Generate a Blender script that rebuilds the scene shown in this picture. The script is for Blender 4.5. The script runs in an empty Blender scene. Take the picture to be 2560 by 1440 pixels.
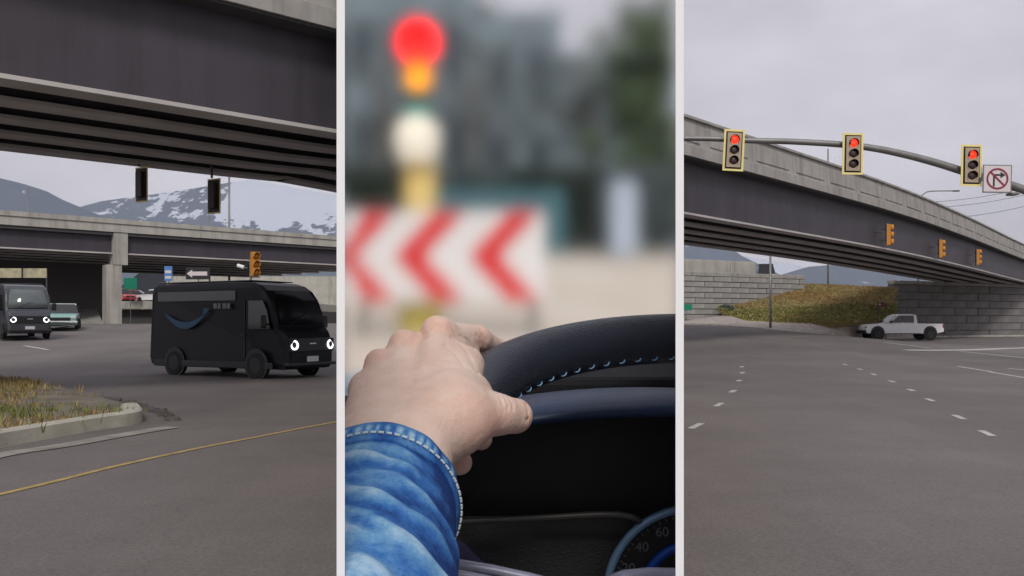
import bpy, bmesh, math, random
import numpy as np
from mathutils import Vector, Matrix, noise as mnoise

random.seed(7); rng = np.random.default_rng(7)
scene = bpy.context.scene
COL = scene.collection
R = math.radians
# ------------------------------------------------------------------ camera
EYE, FPX, HZ, CX = 1.5, 2217.0, 805.0, 1280.0
cam_d = bpy.data.cameras.new('camera'); cam = bpy.data.objects.new('camera', cam_d); COL.objects.link(cam)
cam.location = (0, 0, EYE); cam.rotation_euler = (R(90), 0, 0)
cam_d.sensor_width = 36; cam_d.lens = 36 * FPX / 2560; cam_d.shift_y = (HZ - 720) / 2560
cam_d.clip_start = 0.05; cam_d.clip_end = 20000
scene.camera = cam
# ------------------------------------------------------------------ sky, sun, exposure
SUN_EL, SUN_AZ = 43.0, 177.0          # azimuth clockwise from +Y: behind the camera, a little to the left
world = bpy.data.worlds.new('World'); scene.world = world; world.use_nodes = True
nt = world.node_tree; nt.nodes.clear(); N = nt.nodes.new; L = nt.links.new
out = N('ShaderNodeOutputWorld'); bg = N('ShaderNodeBackground'); L(bg.outputs[0], out.inputs[0])
bg.inputs[1].default_value = 0.1
skyn = N('ShaderNodeTexSky'); skyn.sky_type = 'NISHITA'; skyn.sun_disc = False
skyn.sun_elevation = R(SUN_EL); skyn.sun_rotation = R(SUN_AZ); skyn.air_density = 1.5; skyn.dust_density = 3
tc = N('ShaderNodeTexCoord'); mp = N('ShaderNodeMapping'); mp.inputs['Scale'].default_value = (1.6, 1.6, 4.2); mp.inputs['Location'].default_value = (3.1, 0.4, 0.2)
L(tc.outputs['Generated'], mp.inputs[0])
cn = N('ShaderNodeTexNoise'); cn.inputs['Scale'].default_value = 1.3; cn.inputs['Detail'].default_value = 6; cn.inputs['Roughness'].default_value = 0.55
L(mp.outputs[0], cn.inputs['Vector'])
cr = N('ShaderNodeValToRGB'); cr.color_ramp.elements[0].position = 0.32; cr.color_ramp.elements[1].position = 0.72
cr.color_ramp.elements[0].color = (4.5, 4.35, 4.8, 1); cr.color_ramp.elements[1].color = (7.5, 7.2, 7.8, 1)
L(cn.outputs[0], cr.inputs[0])
mx = N('ShaderNodeMixRGB'); mx.inputs[0].default_value = 0.94
L(skyn.outputs[0], mx.inputs[1]); L(cr.outputs[0], mx.inputs[2]); L(mx.outputs[0], bg.inputs[0])
sun_d = bpy.data.lights.new('sun', 'SUN'); sun = bpy.data.objects.new('sun', sun_d); COL.objects.link(sun)
sun_d.energy = 1.5; sun_d.angle = R(14); sun_d.color = (1, .96, .9)
a = R(SUN_AZ); e = R(SUN_EL)
sdir = Vector((math.sin(a) * math.cos(e), math.cos(a) * math.cos(e), math.sin(e)))
sun.rotation_euler = sdir.to_track_quat('Z', 'Y').to_euler(); sun.location = sdir * 60
scene.view_settings.view_transform = 'Standard'; scene.view_settings.look = 'None'
scene.view_settings.exposure = 0.2; scene.view_settings.gamma = 1.0; scene.view_settings.use_curve_mapping = False
scene.cycles.max_bounces = 8; scene.cycles.transmission_bounces = 6; scene.cycles.diffuse_bounces = 3
scene.cycles.sample_clamp_indirect = 6; scene.cycles.adaptive_threshold = .02

# ------------------------------------------------------------------ helpers
def P(px, py, Y):
    return Vector(((px - CX) / FPX * Y, Y, EYE - (py - HZ) / FPX * Y))
def sstep(a, b, x):
    t = min(1, max(0, (x - a) / (b - a))); return t * t * (3 - 2 * t)
def hgt(X, Y):
    z = min(1.35, max(0.0, (Y - 26) * 0.045))
    return z * (1 - sstep(9, 31, X))
def G(px, py, ymax=400):
    Y = 3.0
    while Y < ymax:
        p = P(px, py, Y)
        if p.z <= hgt(p.x, p.y): return p
        Y += 0.02 if Y < 30 else 0.1
    return P(px, py, ymax)

def mat(name, col, rough=.7, metal=0.0, var=0.0, vscale=3.0, col2=None, bump=0.0, bscale=60.0, spec=.5, detail=5.0, coords='Object', emit=None, estr=0, coat=0, sss=0, stretch=None):
    m = bpy.data.materials.new(name); m.use_nodes = True
    t = m.node_tree; b = t.nodes['Principled BSDF']
    b.inputs['Roughness'].default_value = rough; b.inputs['Metallic'].default_value = metal
    b.inputs['Specular IOR Level'].default_value = spec
    b.inputs['Coat Weight'].default_value = coat; b.inputs['Coat Roughness'].default_value = .08
    c = (*col, 1); b.inputs['Base Color'].default_value = c
    tcn = t.nodes.new('ShaderNodeTexCoord'); src = tcn.outputs[coords]
    if stretch:
        mpn = t.nodes.new('ShaderNodeMapping'); mpn.inputs['Scale'].default_value = stretch
        t.links.new(src, mpn.inputs[0]); src = mpn.outputs[0]
    if var or col2:
        n = t.nodes.new('ShaderNodeTexNoise'); n.inputs['Scale'].default_value = vscale; n.inputs['Detail'].default_value = detail; n.inputs['Roughness'].default_value = .6
        t.links.new(src, n.inputs['Vector'])
        r = t.nodes.new('ShaderNodeValToRGB'); r.color_ramp.elements[0].position = .3; r.color_ramp.elements[1].position = .7
        r.color_ramp.elements[0].color = tuple(x * (1 - var) for x in col) + (1,)
        r.color_ramp.elements[1].color = (tuple(col2) if col2 else tuple(min(1, x * (1 + var)) for x in col)) + (1,)
        t.links.new(n.outputs[0], r.inputs[0]); t.links.new(r.outputs[0], b.inputs['Base Color'])
    if bump:
        n2 = t.nodes.new('ShaderNodeTexNoise'); n2.inputs['Scale'].default_value = bscale; n2.inputs['Detail'].default_value = 4
        t.links.new(src, n2.inputs['Vector'])
        bm_ = t.nodes.new('ShaderNodeBump'); bm_.inputs['Strength'].default_value = bump; bm_.inputs['Distance'].default_value = .02
        t.links.new(n2.outputs[0], bm_.inputs['Height']); t.links.new(bm_.outputs[0], b.inputs['Normal'])
    if emit:
        b.inputs['Emission Color'].default_value = (*emit, 1); b.inputs['Emission Strength'].default_value = estr
    if sss:
        b.inputs['Subsurface Weight'].default_value = sss; b.inputs['Subsurface Radius'].default_value = (1, .35, .2); b.inputs['Subsurface Scale'].default_value = .006
    return m

class MB:
    def __init__(s): s.v = []; s.f = []
    def add(s, vs, fs):
        o = len(s.v); s.v += [tuple(v) for v in vs]; s.f += [tuple(i + o for i in f) for f in fs]; return s
    def box(s, x0, x1, y0, y1, z0, z1):
        return s.add([(x0,y0,z0),(x1,y0,z0),(x1,y1,z0),(x0,y1,z0),(x0,y0,z1),(x1,y0,z1),(x1,y1,z1),(x0,y1,z1)],
                     [(0,3,2,1),(4,5,6,7),(0,1,5,4),(1,2,6,5),(2,3,7,6),(3,0,4,7)])
    def prism(s, pts, y0, y1, axis='y'):          # closed polygon (a,b) extruded along axis
        n = len(pts)
        def q(a_, b_, c_): return (a_, c_, b_) if axis == 'y' else ((c_, a_, b_) if axis == 'x' else (a_, b_, c_))
        vs = [q(a_, b_, y0) for a_, b_ in pts] + [q(a_, b_, y1) for a_, b_ in pts]
        return s.add(vs, [tuple(range(n))[::-1], tuple(range(n, 2 * n))] + [(i, (i + 1) % n, n + (i + 1) % n, n + i) for i in range(n)])
    def tube(s, pts, rad, seg=10, cap=True):
        pts = [Vector(p) for p in pts]; n = len(pts); rads = rad if isinstance(rad, (list, tuple)) else [rad] * n
        vs = []; up = None
        for i, p in enumerate(pts):
            d = (pts[min(n - 1, i + 1)] - pts[max(0, i - 1)]).normalized()
            if up is None: up = Vector((0, 0, 1)) if abs(d.z) < .9 else Vector((1, 0, 0))
            x = d.cross(up).normalized(); y = x.cross(d).normalized(); up = y
            for k in range(seg):
                t_ = 2 * math.pi * k / seg; vs.append(p + (x * math.cos(t_) + y * math.sin(t_)) * rads[i])
        fs = [(i * seg + k, i * seg + (k + 1) % seg, (i + 1) * seg + (k + 1) % seg, (i + 1) * seg + k) for i in range(n - 1) for k in range(seg)]
        if cap: fs += [tuple(range(seg))[::-1], tuple(range((n - 1) * seg, n * seg))]
        return s.add(vs, fs)
    def disc(s, c, nrm, r0, r1, depth, seg=24):     # ring or (r0=0) disc with thickness
        nrm = Vector(nrm).normalized(); x = nrm.orthogonal().normalized(); y = nrm.cross(x); c = Vector(c)
        vs = []
        for dz in (0, depth):
            for rr in (r0, r1):
                for k in range(seg):
                    t_ = 2 * math.pi * k / seg; vs.append(c + nrm * dz + (x * math.cos(t_) + y * math.sin(t_)) * rr)
        fs = []
        for k in range(seg):
            k2 = (k + 1) % seg; a0, b0, a1, b1 = 0, seg, 2 * seg, 3 * seg
            fs += [(a0 + k, a0 + k2, b0 + k2, b0 + k)[::-1], (a1 + k, b1 + k, b1 + k2, a1 + k2)[::-1], (b0 + k, b0 + k2, b1 + k2, b1 + k)]
            if r0 > 0: fs.append((a0 + k2, a0 + k, a1 + k, a1 + k2))
        return s.add(vs, fs)
    def build(s, name, m, parent=None, smooth=False, bevel=0, at=None, bseg=2):
        me = bpy.data.meshes.new(name); vs = s.v
        if at is not None: vs = [(v[0] - at[0], v[1] - at[1], v[2] - at[2]) for v in vs]
        me.from_pydata(vs, [], s.f); me.validate()
        bm = bmesh.new(); bm.from_mesh(me); bmesh.ops.recalc_face_normals(bm, faces=bm.faces)
        if smooth:
            for f in bm.faces: f.smooth = True
        bm.to_mesh(me); bm.free()
        if isinstance(m, (list, tuple)):
            for q in m: me.materials.append(q)
        else: me.materials.append(m)
        o = bpy.data.objects.new(name, me); COL.objects.link(o)
        if at is not None: o.location = at
        if parent is not None: attach(o, parent)
        if bevel:
            b = o.modifiers.new('bevel', 'BEVEL'); b.width = bevel; b.segments = bseg; b.limit_method = 'ANGLE'; b.angle_limit = R(35)
            if smooth: b.harden_normals = False
        return o
def wloc(o):
    v = Vector(o.location); q = o.parent
    while q is not None: v += Vector(q.location); q = q.parent
    return v
def attach(o, parent):                              # children of un-rotated world-placed parents
    o.parent = parent; o.location = Vector(o.location) - (wloc(parent) if parent.get('world_space') else Vector((0, 0, 0)))
def tag(o, label, cat, group=None, kind=None):
    o['label'] = label; o['category'] = cat
    if group: o['group'] = group
    if kind: o['kind'] = kind
    return o
def empty(name, loc=(0, 0, 0), rz=0, ws=False):
    o = bpy.data.objects.new(name, None); COL.objects.link(o); o.location = loc; o.rotation_euler = (0, 0, rz); o.empty_display_size = .2
    if ws: o['world_space'] = 1
    return o
def struct(o, label=None):
    o['kind'] = 'structure'
    if label: o['label'] = label
    return o
def copy_tree(o, parent=None):
    c = o.copy(); COL.objects.link(c)
    if parent is not None: c.parent = parent
    for ch in list(o.children): copy_tree(ch, c)
    return c

# ------------------------------------------------------------------ materials
M = {}
M['asphalt'] = mat('asphalt', (.135, .125, .122), .85, var=.16, vscale=.35, bump=.25, bscale=60, detail=9)
def asphalt_mat():
    m = M['asphalt']; t = m.node_tree; b = t.nodes['Principled BSDF']; tcn = t.nodes.new('ShaderNodeTexCoord'); O = tcn.outputs['Object']
    def noise_(sc, det, lo, hi, p0=.3, p1=.7, st=None):
        n = t.nodes.new('ShaderNodeTexNoise'); n.inputs['Scale'].default_value = sc; n.inputs['Detail'].default_value = det; n.inputs['Roughness'].default_value = .65
        if st:
            q = t.nodes.new('ShaderNodeMapping'); q.inputs['Scale'].default_value = st; q.inputs['Rotation'].default_value = (0, 0, .75); t.links.new(O, q.inputs[0]); t.links.new(q.outputs[0], n.inputs['Vector'])
        else: t.links.new(O, n.inputs['Vector'])
        r = t.nodes.new('ShaderNodeMapRange'); r.inputs['From Min'].default_value = p0; r.inputs['From Max'].default_value = p1; r.inputs['To Min'].default_value = lo; r.inputs['To Max'].default_value = hi
        t.links.new(n.outputs[0], r.inputs['Value']); return r.outputs[0]
    def mul(x, y):
        k = t.nodes.new('ShaderNodeMath'); k.operation = 'MULTIPLY'; t.links.new(x, k.inputs[0]); t.links.new(y, k.inputs[1]); return k.outputs[0]
    v = mul(mul(noise_(38, 6, .72, 1.28), noise_(.32, 8, .78, 1.16)), noise_(.25, 5, .80, 1.12, st=(1, .10, 1)))
    vo = t.nodes.new('ShaderNodeTexVoronoi'); vo.feature = 'DISTANCE_TO_EDGE'; vo.inputs['Scale'].default_value = .33
    wn = t.nodes.new('ShaderNodeTexNoise'); wn.inputs['Scale'].default_value = 1.6; wn.inputs['Detail'].default_value = 6; t.links.new(O, wn.inputs['Vector'])
    wm = t.nodes.new('ShaderNodeMixRGB'); wm.inputs[0].default_value = .06; wm.blend_type = 'ADD'; t.links.new(O, wm.inputs[1]); t.links.new(wn.outputs['Color'], wm.inputs[2]); 
    wm2 = t.nodes.new('ShaderNodeVectorMath'); wm2.operation = 'MULTIPLY_ADD'; t.links.new(wn.outputs['Color'], wm2.inputs[0]); wm2.inputs[1].default_value = (.9, .9, 0); t.links.new(O, wm2.inputs[2]); t.links.new(wm2.outputs[0], vo.inputs['Vector'])
    cr_ = t.nodes.new('ShaderNodeMapRange'); cr_.inputs['From Max'].default_value = .012; cr_.inputs['To Min'].default_value = .92; cr_.inputs['To Max'].default_value = 1; t.links.new(vo.outputs['Distance'], cr_.inputs['Value'])
    v = mul(v, cr_.outputs[0])
    mixc = t.nodes.new('ShaderNodeVectorMath'); mixc.operation = 'SCALE'; mixc.inputs[0].default_value = (.152, .134, .127); t.links.new(v, mixc.inputs['Scale']); t.links.new(mixc.outputs[0], b.inputs['Base Color'])
asphalt_mat()
def streaks(m, amt=.35, sc=(.9, .9, .06)):
    t = m.node_tree; b = t.nodes['Principled BSDF']; lk = b.inputs['Base Color'].links[0]; src = lk.from_socket
    tcn = t.nodes.new('ShaderNodeTexCoord'); mpn = t.nodes.new('ShaderNodeMapping'); mpn.inputs['Scale'].default_value = sc; t.links.new(tcn.outputs['Object'], mpn.inputs[0])
    n = t.nodes.new('ShaderNodeTexNoise'); n.inputs['Scale'].default_value = 2.2; n.inputs['Detail'].default_value = 7; n.inputs['Roughness'].default_value = .7; t.links.new(mpn.outputs[0], n.inputs['Vector'])
    r = t.nodes.new('ShaderNodeMapRange'); r.inputs['From Min'].default_value = .48; r.inputs['From Max'].default_value = .72; r.inputs['To Min'].default_value = 1; r.inputs['To Max'].default_value = 1 - amt; t.links.new(n.outputs[0], r.inputs['Value'])
    k = t.nodes.new('ShaderNodeVectorMath'); k.operation = 'SCALE'; t.links.new(src, k.inputs[0]); t.links.new(r.outputs[0], k.inputs['Scale']); t.links.new(k.outputs[0], b.inputs['Base Color'])
M['earth'] = mat('dry_earth', (.17, .15, .10), .95, var=.3, vscale=.08, col2=(.22, .20, .12), bump=.2, bscale=8)
M['concrete'] = mat('concrete', (.34, .325, .30), .85, var=.14, vscale=1.1, bump=.2, bscale=30, detail=8)
M['concrete2'] = mat('concrete_pale', (.40, .385, .34), .85, var=.12, vscale=.8, bump=.15, bscale=20, detail=8)
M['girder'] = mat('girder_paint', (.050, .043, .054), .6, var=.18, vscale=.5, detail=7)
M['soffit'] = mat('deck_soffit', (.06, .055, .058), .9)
M['flange'] = mat('girder_flange', (.46, .43, .41), .6, var=.15, vscale=.7)
for k_ in ('concrete', 'concrete2', 'girder'): streaks(M[k_], .4 if k_ != 'girder' else .3)
M['mse'] = mat('wall_panel', (.30, .29, .275), .9, var=.2, vscale=.9, bump=.5, bscale=9)
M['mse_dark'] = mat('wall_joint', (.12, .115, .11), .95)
M['white_paint'] = mat('road_white', (.46, .44, .43), .8, var=.3, vscale=7, detail=8)
M['yellow_paint'] = mat('road_yellow', (.37, .265, .10), .8, var=.3, vscale=7, detail=8)
M['tar'] = mat('tar_seam', (.116, .106, .103), .85, var=.15, vscale=3)
M['tar_pale'] = mat('pale_seam', (.146, .137, .134), .85, var=.1, vscale=3)
M['kerb'] = mat('kerb_concrete', (.43, .41, .345), .85, var=.18, vscale=2.5, bump=.3, bscale=25, detail=8)
M['galv'] = mat('galvanised_steel', (.23, .225, .22), .5, .6, var=.15, vscale=3)
M['galv_dark'] = mat('dark_steel', (.08, .08, .08), .5, .4)
M['black'] = mat('black_plastic', (.012, .012, .013), .45)
M['sigblack'] = mat('signal_black', (.035, .022, .02), .55)
M['sigtan'] = mat('signal_tan', (.42, .33, .24), .6)
M['sigyellow'] = mat('signal_yellow', (.55, .22, .02), .5, var=.1, vscale=8)
M['reflect'] = mat('retroreflective_border', (.85, .72, .28), .5)
M['red_on'] = mat('red_lamp_lit', (.8, .02, .01), .4, emit=(1, .035, .012), estr=1.25)
M['lens_off'] = mat('dark_lens', (.05, .03, .028), .25)
M['amber_off'] = mat('amber_lens', (.25, .10, .02), .3)
M['glass_dark'] = mat('dark_glass', (.012, .014, .016), .06, spec=.6)
M['glass_dull'] = mat('dull_dark_glass', (.007, .007, .009), .4, spec=.2)
M['glass_sky'] = mat('windscreen_glass', (.10, .12, .12), .08, spec=.8)
M['tyre'] = mat('tyre_rubber', (.018, .018, .018), .85)
M['rim'] = mat('wheel_rim', (.02, .02, .022), .6)
M['vanpaint'] = mat('van_paint', (.008, .008, .013), .45, var=.1, vscale=2, spec=.25)
M['vangrey'] = mat('van_paint_grey', (.075, .072, .08), .35, coat=.25)
M['vanblue'] = mat('van_paint_blue_grey', (.045, .048, .06), .35, coat=.25)
M['headlight'] = mat('headlight_lit', (.9, .9, 1), .3, emit=(.88, .93, 1), estr=1.6)
M['plate'] = mat('number_plate', (.5, .5, .52), .6, var=.3, vscale=25)
M['smile'] = mat('blue_decal', (.012, .075, .15), .5)
M['decal'] = mat('grey_decal', (.17, .16, .17), .5, var=.3, vscale=8)
M['whitepaint'] = mat('white_car_paint', (.76, .76, .77), .3, coat=.5)
M['redpaint'] = mat('red_car_paint', (.45, .02, .03), .3, coat=.5)
M['darkred'] = mat('maroon_car_paint', (.22, .015, .025), .3, coat=.5)
M['teal'] = mat('teal_car_paint', (.20, .38, .34), .3, coat=.5)
M['palegreen'] = mat('pale_green_car_paint', (.55, .66, .60), .3, coat=.5)
M['navy'] = mat('dark_blue_car_paint', (.012, .014, .03), .3, coat=.4)
M['chrome'] = mat('chrome', (.7, .7, .7), .15, .9)
M['signwhite'] = mat('sign_white', (.66, .60, .61), .5)
M['signred'] = mat('sign_red', (.24, .02, .05), .5)
M['signblack'] = mat('sign_black', (.02, .02, .022), .5)
M['signblue'] = mat('sign_blue', (.08, .22, .50), .5)
M['signgreen'] = mat('sign_green', (.0, .20, .12), .5)
M['signbrown'] = mat('sign_brown', (.11, .028, .02), .6)
M['billboard'] = mat('banner_print', (.40, .37, .28), .8, var=.4, vscale=2.0, col2=(.55, .50, .30))

# ================================================================== THE SETTING
def grid_sheet(name, xs, ys, m, dz, clip=None):
    vs = []; fs = []; nx, ny = len(xs), len(ys)
    for y in ys:
        for x in xs: vs.append((x, y, hgt(x, y) + dz))
    for j in range(ny - 1):
        for i in range(nx - 1):
            fs.append((j * nx + i, j * nx + i + 1, (j + 1) * nx + i + 1, (j + 1) * nx + i))
    mb = MB(); mb.add(vs, fs); return mb.build(name, m, smooth=True)
xs = [-4300, -2000, -900, -300, -150] + [x * 1.0 for x in range(-90, 101)] + [150, 300, 900, 2000, 4300]
ys = [-60, -10] + [y * 1.0 for y in range(0, 131)] + [160, 300, 900, 3000, 6200]
struct(grid_sheet('ground', xs, ys, M['earth'], 0.0))
xs2 = [x * 1.0 for x in range(-90, 101)]; ys2 = [-60, -10] + [y * 1.0 for y in range(0, 100)]
road = struct(grid_sheet('road', xs2, ys2, M['asphalt'], 0.02), 'grey worn asphalt of the wide intersection under the overpass')
road['world_space'] = 1
RZ = 0.026
def strip(name, pts, w, m, parent=road, dz=RZ):      # painted line along ground points (world xy)
    pts = [Vector((p[0], p[1], 0)) for p in pts]
    # densify
    q = []
    for i in range(len(pts) - 1):
        n = max(1, int((pts[i + 1] - pts[i]).length / .5))
        for k in range(n): q.append(pts[i].lerp(pts[i + 1], k / n))
    q.append(pts[-1]); vs = []; fs = []
    for i, p in enumerate(q):
        d = (q[min(len(q) - 1, i + 1)] - q[max(0, i - 1)]).normalized(); s = Vector((-d.y, d.x, 0)) * w / 2
        for v in (p + s, p - s): vs.append((v.x, v.y, hgt(v.x, v.y) + dz))
    for i in range(len(q) - 1): fs.append((2 * i, 2 * i + 1, 2 * i + 3, 2 * i + 2))
    mb = MB(); mb.add(vs, fs); return mb.build(name, m, parent)
def catmull(pts, n=8):
    pts = [Vector(p) for p in pts]; o = []
    for i in range(len(pts) - 1):
        p0, p1, p2, p3 = pts[max(0, i - 1)], pts[i], pts[i + 1], pts[min(len(pts) - 1, i + 2)]
        for k in range(n):
            t_ = k / n; o.append(.5 * ((2 * p1) + (p2 - p0) * t_ + (2 * p0 - 5 * p1 + 4 * p2 - p3) * t_ * t_ + (3 * p1 - p0 - 3 * p2 + p3) * t_ ** 3))
    o.append(pts[-1]); return o

# ---- mountains -----------------------------------------------------------
def mountain_mat():
    m = bpy.data.materials.new('mountain_rock_and_snow'); m.use_nodes = True; t = m.node_tree; b = t.nodes['Principled BSDF']
    b.inputs['Roughness'].default_value = .95
    geo = t.nodes.new('ShaderNodeNewGeometry'); sp = t.nodes.new('ShaderNodeSeparateXYZ'); t.links.new(geo.outputs['Position'], sp.inputs[0])
    n = t.nodes.new('ShaderNodeTexNoise'); n.inputs['Scale'].default_value = .011; n.inputs['Detail'].default_value = 9; n.inputs['Roughness'].default_value = .68; t.links.new(geo.outputs['Position'], n.inputs['Vector'])
    at = t.nodes.new('ShaderNodeAttribute'); at.attribute_name = 'snow'
    ad = t.nodes.new('ShaderNodeMath'); ad.operation = 'MULTIPLY_ADD'; t.links.new(n.outputs[0], ad.inputs[0]); ad.inputs[1].default_value = 1.5; t.links.new(at.outputs['Fac'], ad.inputs[2])
    r = t.nodes.new('ShaderNodeValToRGB'); r.color_ramp.elements[0].position = .98; r.color_ramp.elements[0].color = (.11, .135, .175, 1); r.color_ramp.elements[1].position = 1.38; r.color_ramp.elements[1].color = (.50, .54, .62, 1)
    t.links.new(ad.outputs[0], r.inputs[0]); t.links.new(r.outputs[0], b.inputs['Base Color']); return m
MT = mountain_mat()
def mountain(name, label, ridge, Y0, depth, seed, snow):    # ridge: (px, py) skyline at distance Y0
    nx, ny = 130, 40; vs = []; fs = []; sn = []
    x0 = (ridge[0][0] - CX) / FPX * Y0; x1 = (ridge[-1][0] - CX) / FPX * Y0
    rp = [((p - CX) / FPX * Y0, EYE + (HZ - q) / FPX * Y0) for p, q in ridge]
    rx = [p[0] for p in rp]; rz = [p[1] for p in rp]
    for j in range(ny):
        v = j / (ny - 1)
        for i in range(nx):
            x = x0 + (x1 - x0) * i / (nx - 1); top = float(np.interp(x, rx, rz))
            y = Y0 + (v - .5) * depth; k = 1 - abs(v - .5) * 2
            f = mnoise.hetero_terrain(Vector((x / 420, y / 420, seed)), 1.0, 2.2, 6, .6) * .5
            z = top * (k ** .85) * (.82 + .18 * k) + f * 45 * min(1, 4 * k * (1 - k) + .08) - 2
            if k > .97: z = top + f * 4
            vs.append((x, y, z)); sn.append(max(0.0, min(1.0, (z - snow[0]) / (snow[1] - snow[0]))) * (1 if x > snow[2] else .25))
    for j in range(ny - 1):
        for i in range(nx - 1): fs.append((j * nx + i, j * nx + i + 1, (j + 1) * nx + i + 1, (j + 1) * nx + i))
    mb = MB(); mb.add(vs, fs); o = mb.build(name, MT, smooth=True)
    at = o.data.attributes.new('snow', 'FLOAT', 'POINT'); at.data.foreach_set('value', sn)
    o['kind'] = 'structure'; o['label'] = label; return o
mountain('mountain', 'dark bare foothill sloping down beyond the far overpass', [(-700, 560), (-300, 440), (-60, 440), (0, 447), (60, 462), (110, 478), (150, 500), (200, 521), (260, 545), (420, 640)], 2600, 1100, 1.3, (900, 1400, 0))
mountain('mountain', 'blue grey snow streaked mountain behind the far overpass', [(100, 560), (200, 521), (260, 505), (340, 495), (420, 484), (520, 468), (600, 455), (640, 452), (690, 462), (760, 476), (841, 490), (1000, 470), (1200, 520), (1450, 560), (1640, 600), (1700, 606), (1800, 606), (1850, 640), (1950, 690), (2100, 720)], 4300, 1800, 4.1, (330, 700, -1350))
mountain('mountain', 'snowy range seen beneath the overpass', [(1560, 640), (1700, 628), (1790, 622), (1850, 640), (1920, 652), (2000, 668), (2100, 690), (2300, 720)], 5200, 1500, 9.2, (60, 330, -9000))
mountain('mountain', 'smooth blue mountain slope beneath the overpass', [(1880, 720), (1950, 690), (2020, 668), (2100, 662), (2200, 660), (2330, 655), (2480, 640), (2700, 650), (2900, 700)], 3600, 1300, 6.2, (2000, 2500, 0))

# ---- sweeps along bridges -----------------------------------------------
def sweep(profile, path, name, m, parent, i0=0, i1=None, smooth=False):
    path = path[i0:i1]; n = len(path); k = len(profile); vs = []; fs = []
    for i, p in enumerate(path):
        d = (path[min(n - 1, i + 1)] - path[max(0, i - 1)]); d = Vector((d.x, d.y, 0)).normalized(); nn = Vector((-d.y, d.x, 0))
        for a_, z in profile: vs.append((p.x + nn.x * a_, p.y + nn.y * a_, z))
    for i in range(n - 1):
        for q in range(k): fs.append((i * k + q, i * k + (q + 1) % k, (i + 1) * k + (q + 1) % k, (i + 1) * k + q))
    fs += [tuple(range(k)), tuple(range((n - 1) * k, n * k))]
    mb = MB(); mb.add(vs, fs); return mb.build(name, m, parent, smooth)
def rect(a0, a1, z0, z1): return [(a0, z0), (a1, z0), (a1, z1), (a0, z1)]
def path_len(path, step):
    o = [path[0].copy()]; acc = 0
    for i in range(len(path) - 1):
        a_, b_ = path[i], path[i + 1]; L_ = (b_ - a_).length; t_ = step - acc
        while t_ <= L_: o.append(a_.lerp(b_, t_ / L_)); t_ += step
        acc = L_ - (t_ - step)
    return o

# near overpass, runs from the left of the view across behind the trees to the abutment on the right
def fas(px, py): return P(px, py, 4.0 * FPX / (HZ - py))
bp = [Vector((-30, -4, 0)), Vector((-17, 7.3, 0))] + [Vector((q.x, q.y, 0)) for q in (fas(0, 205), fas(841, 341))] + [Vector((fas(841, 341).x, fas(841, 341).y, 0)).lerp(Vector((fas(0, 205).x, fas(0, 205).y, 0)), -.55), Vector((fas(1710, 539).x, fas(1710, 539).y, 0)).lerp(Vector((fas(2200, 624).x, fas(2200, 624).y, 0)), -.18)] + [Vector((q.x, q.y, 0)) for q in (fas(1710, 539), fas(2200, 624), fas(2400, 667), fas(2560, 706))] + [Vector((75, 118, 0))]
path1 = path_len(catmull(bp, 10), 1.0)
ob = empty('overpass', (-3.8, 19, 0), ws=True)
tag(ob, 'long concrete overpass on dark steel girders crossing over the intersection', 'overpass')
for k in range(5):
    n0 = k * 1.6
    sweep(rect(n0 - .11, n0 + .11, 5.58, 7.5), path1, 'girder_web', M['girder'], ob)
    sweep(rect(n0 - .3, n0 + .3, 5.5, 5.58), path1, 'girder_flange', M['flange'], ob)
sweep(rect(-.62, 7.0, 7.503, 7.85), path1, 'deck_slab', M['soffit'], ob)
sweep([(-.70, 7.56), (-.623, 7.56), (-.623, 7.78), (-.60, 7.853), (-.25, 7.853), (-.33, 8.95), (-.55, 8.95), (-.60, 8.0), (-.70, 7.95)], path1, 'parapet', M['concrete'], ob)
sweep(rect(-.66, -.28, 8.953, 9.05), path1, 'coping', M['concrete'], ob)
sweep([(6.7, 7.853), (7.0, 7.853), (7.0, 8.95), (6.8, 8.95)], path1, 'parapet', M['concrete'], ob)
# recessed-look parapet panels, each proud of the parapet face
pp = path_len(path1, .2); tot = len(pp); i = 0; step = 19
while i + step < tot:
    seg_ = pp[i + 2:i + step - 1]
    mid = seg_[len(seg_) // 2]
    if mid.y > 3:
        px_ = CX + mid.x / mid.y * FPX
        if -80 < px_ < 2640: sweep([(-.635, 8.12), (-.56, 8.12), (-.545, 8.80), (-.612, 8.80)], seg_, 'parapet_panel', M['concrete'], ob)
    i += step

# abutment wall at the right end, with its panel courses
def panel_wall(name, label, A, B, z0, z1, courses, plen, m, thick=.6, seed=1, cat='wall', cap=True):
    A = Vector((A[0], A[1], 0)); B = Vector((B[0], B[1], 0)); d = (B - A); Lw = d.length; ang = math.atan2(d.y, d.x)
    o = empty(name, (A.x, A.y, z0)); o.rotation_euler.z = ang; tag(o, label, cat)
    MB().box(0, Lw, 0.06, thick, -.5, z1 - z0).build('core', M['mse_dark'], o)
    if cap: MB().box(-.05, Lw + .05, -.1, thick + .05, z1 - z0 + .003, z1 - z0 + .35).build('coping', M['concrete'], o, bevel=.03)
    hc = (z1 - z0) / courses; me = {}; r_ = random.Random(seed)
    for c in range(courses):
        x = -plen * (.5 if c % 2 else 0)
        while x < Lw:
            a_, b_ = max(0, x) + .025, min(Lw, x + plen) - .025
            if b_ - a_ > .2:
                key = (round(b_ - a_, 2), r_.randrange(2))
                if key not in me:
                    q = MB().box(0, b_ - a_, -.045 * (1 + .8 * key[1]), .055, .025, hc - .025).build('wall_panel', m, o, bevel=.02, bseg=1); me[key] = q.data
                else:
                    q = bpy.data.objects.new('wall_panel', me[key]); COL.objects.link(q); q.parent = o
                    bv = q.modifiers.new('bevel', 'BEVEL'); bv.width = .02; bv.segments = 1
                q.location = (a_, r_.uniform(-.03, .0), c * hc)
            x += plen
    return o
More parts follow.
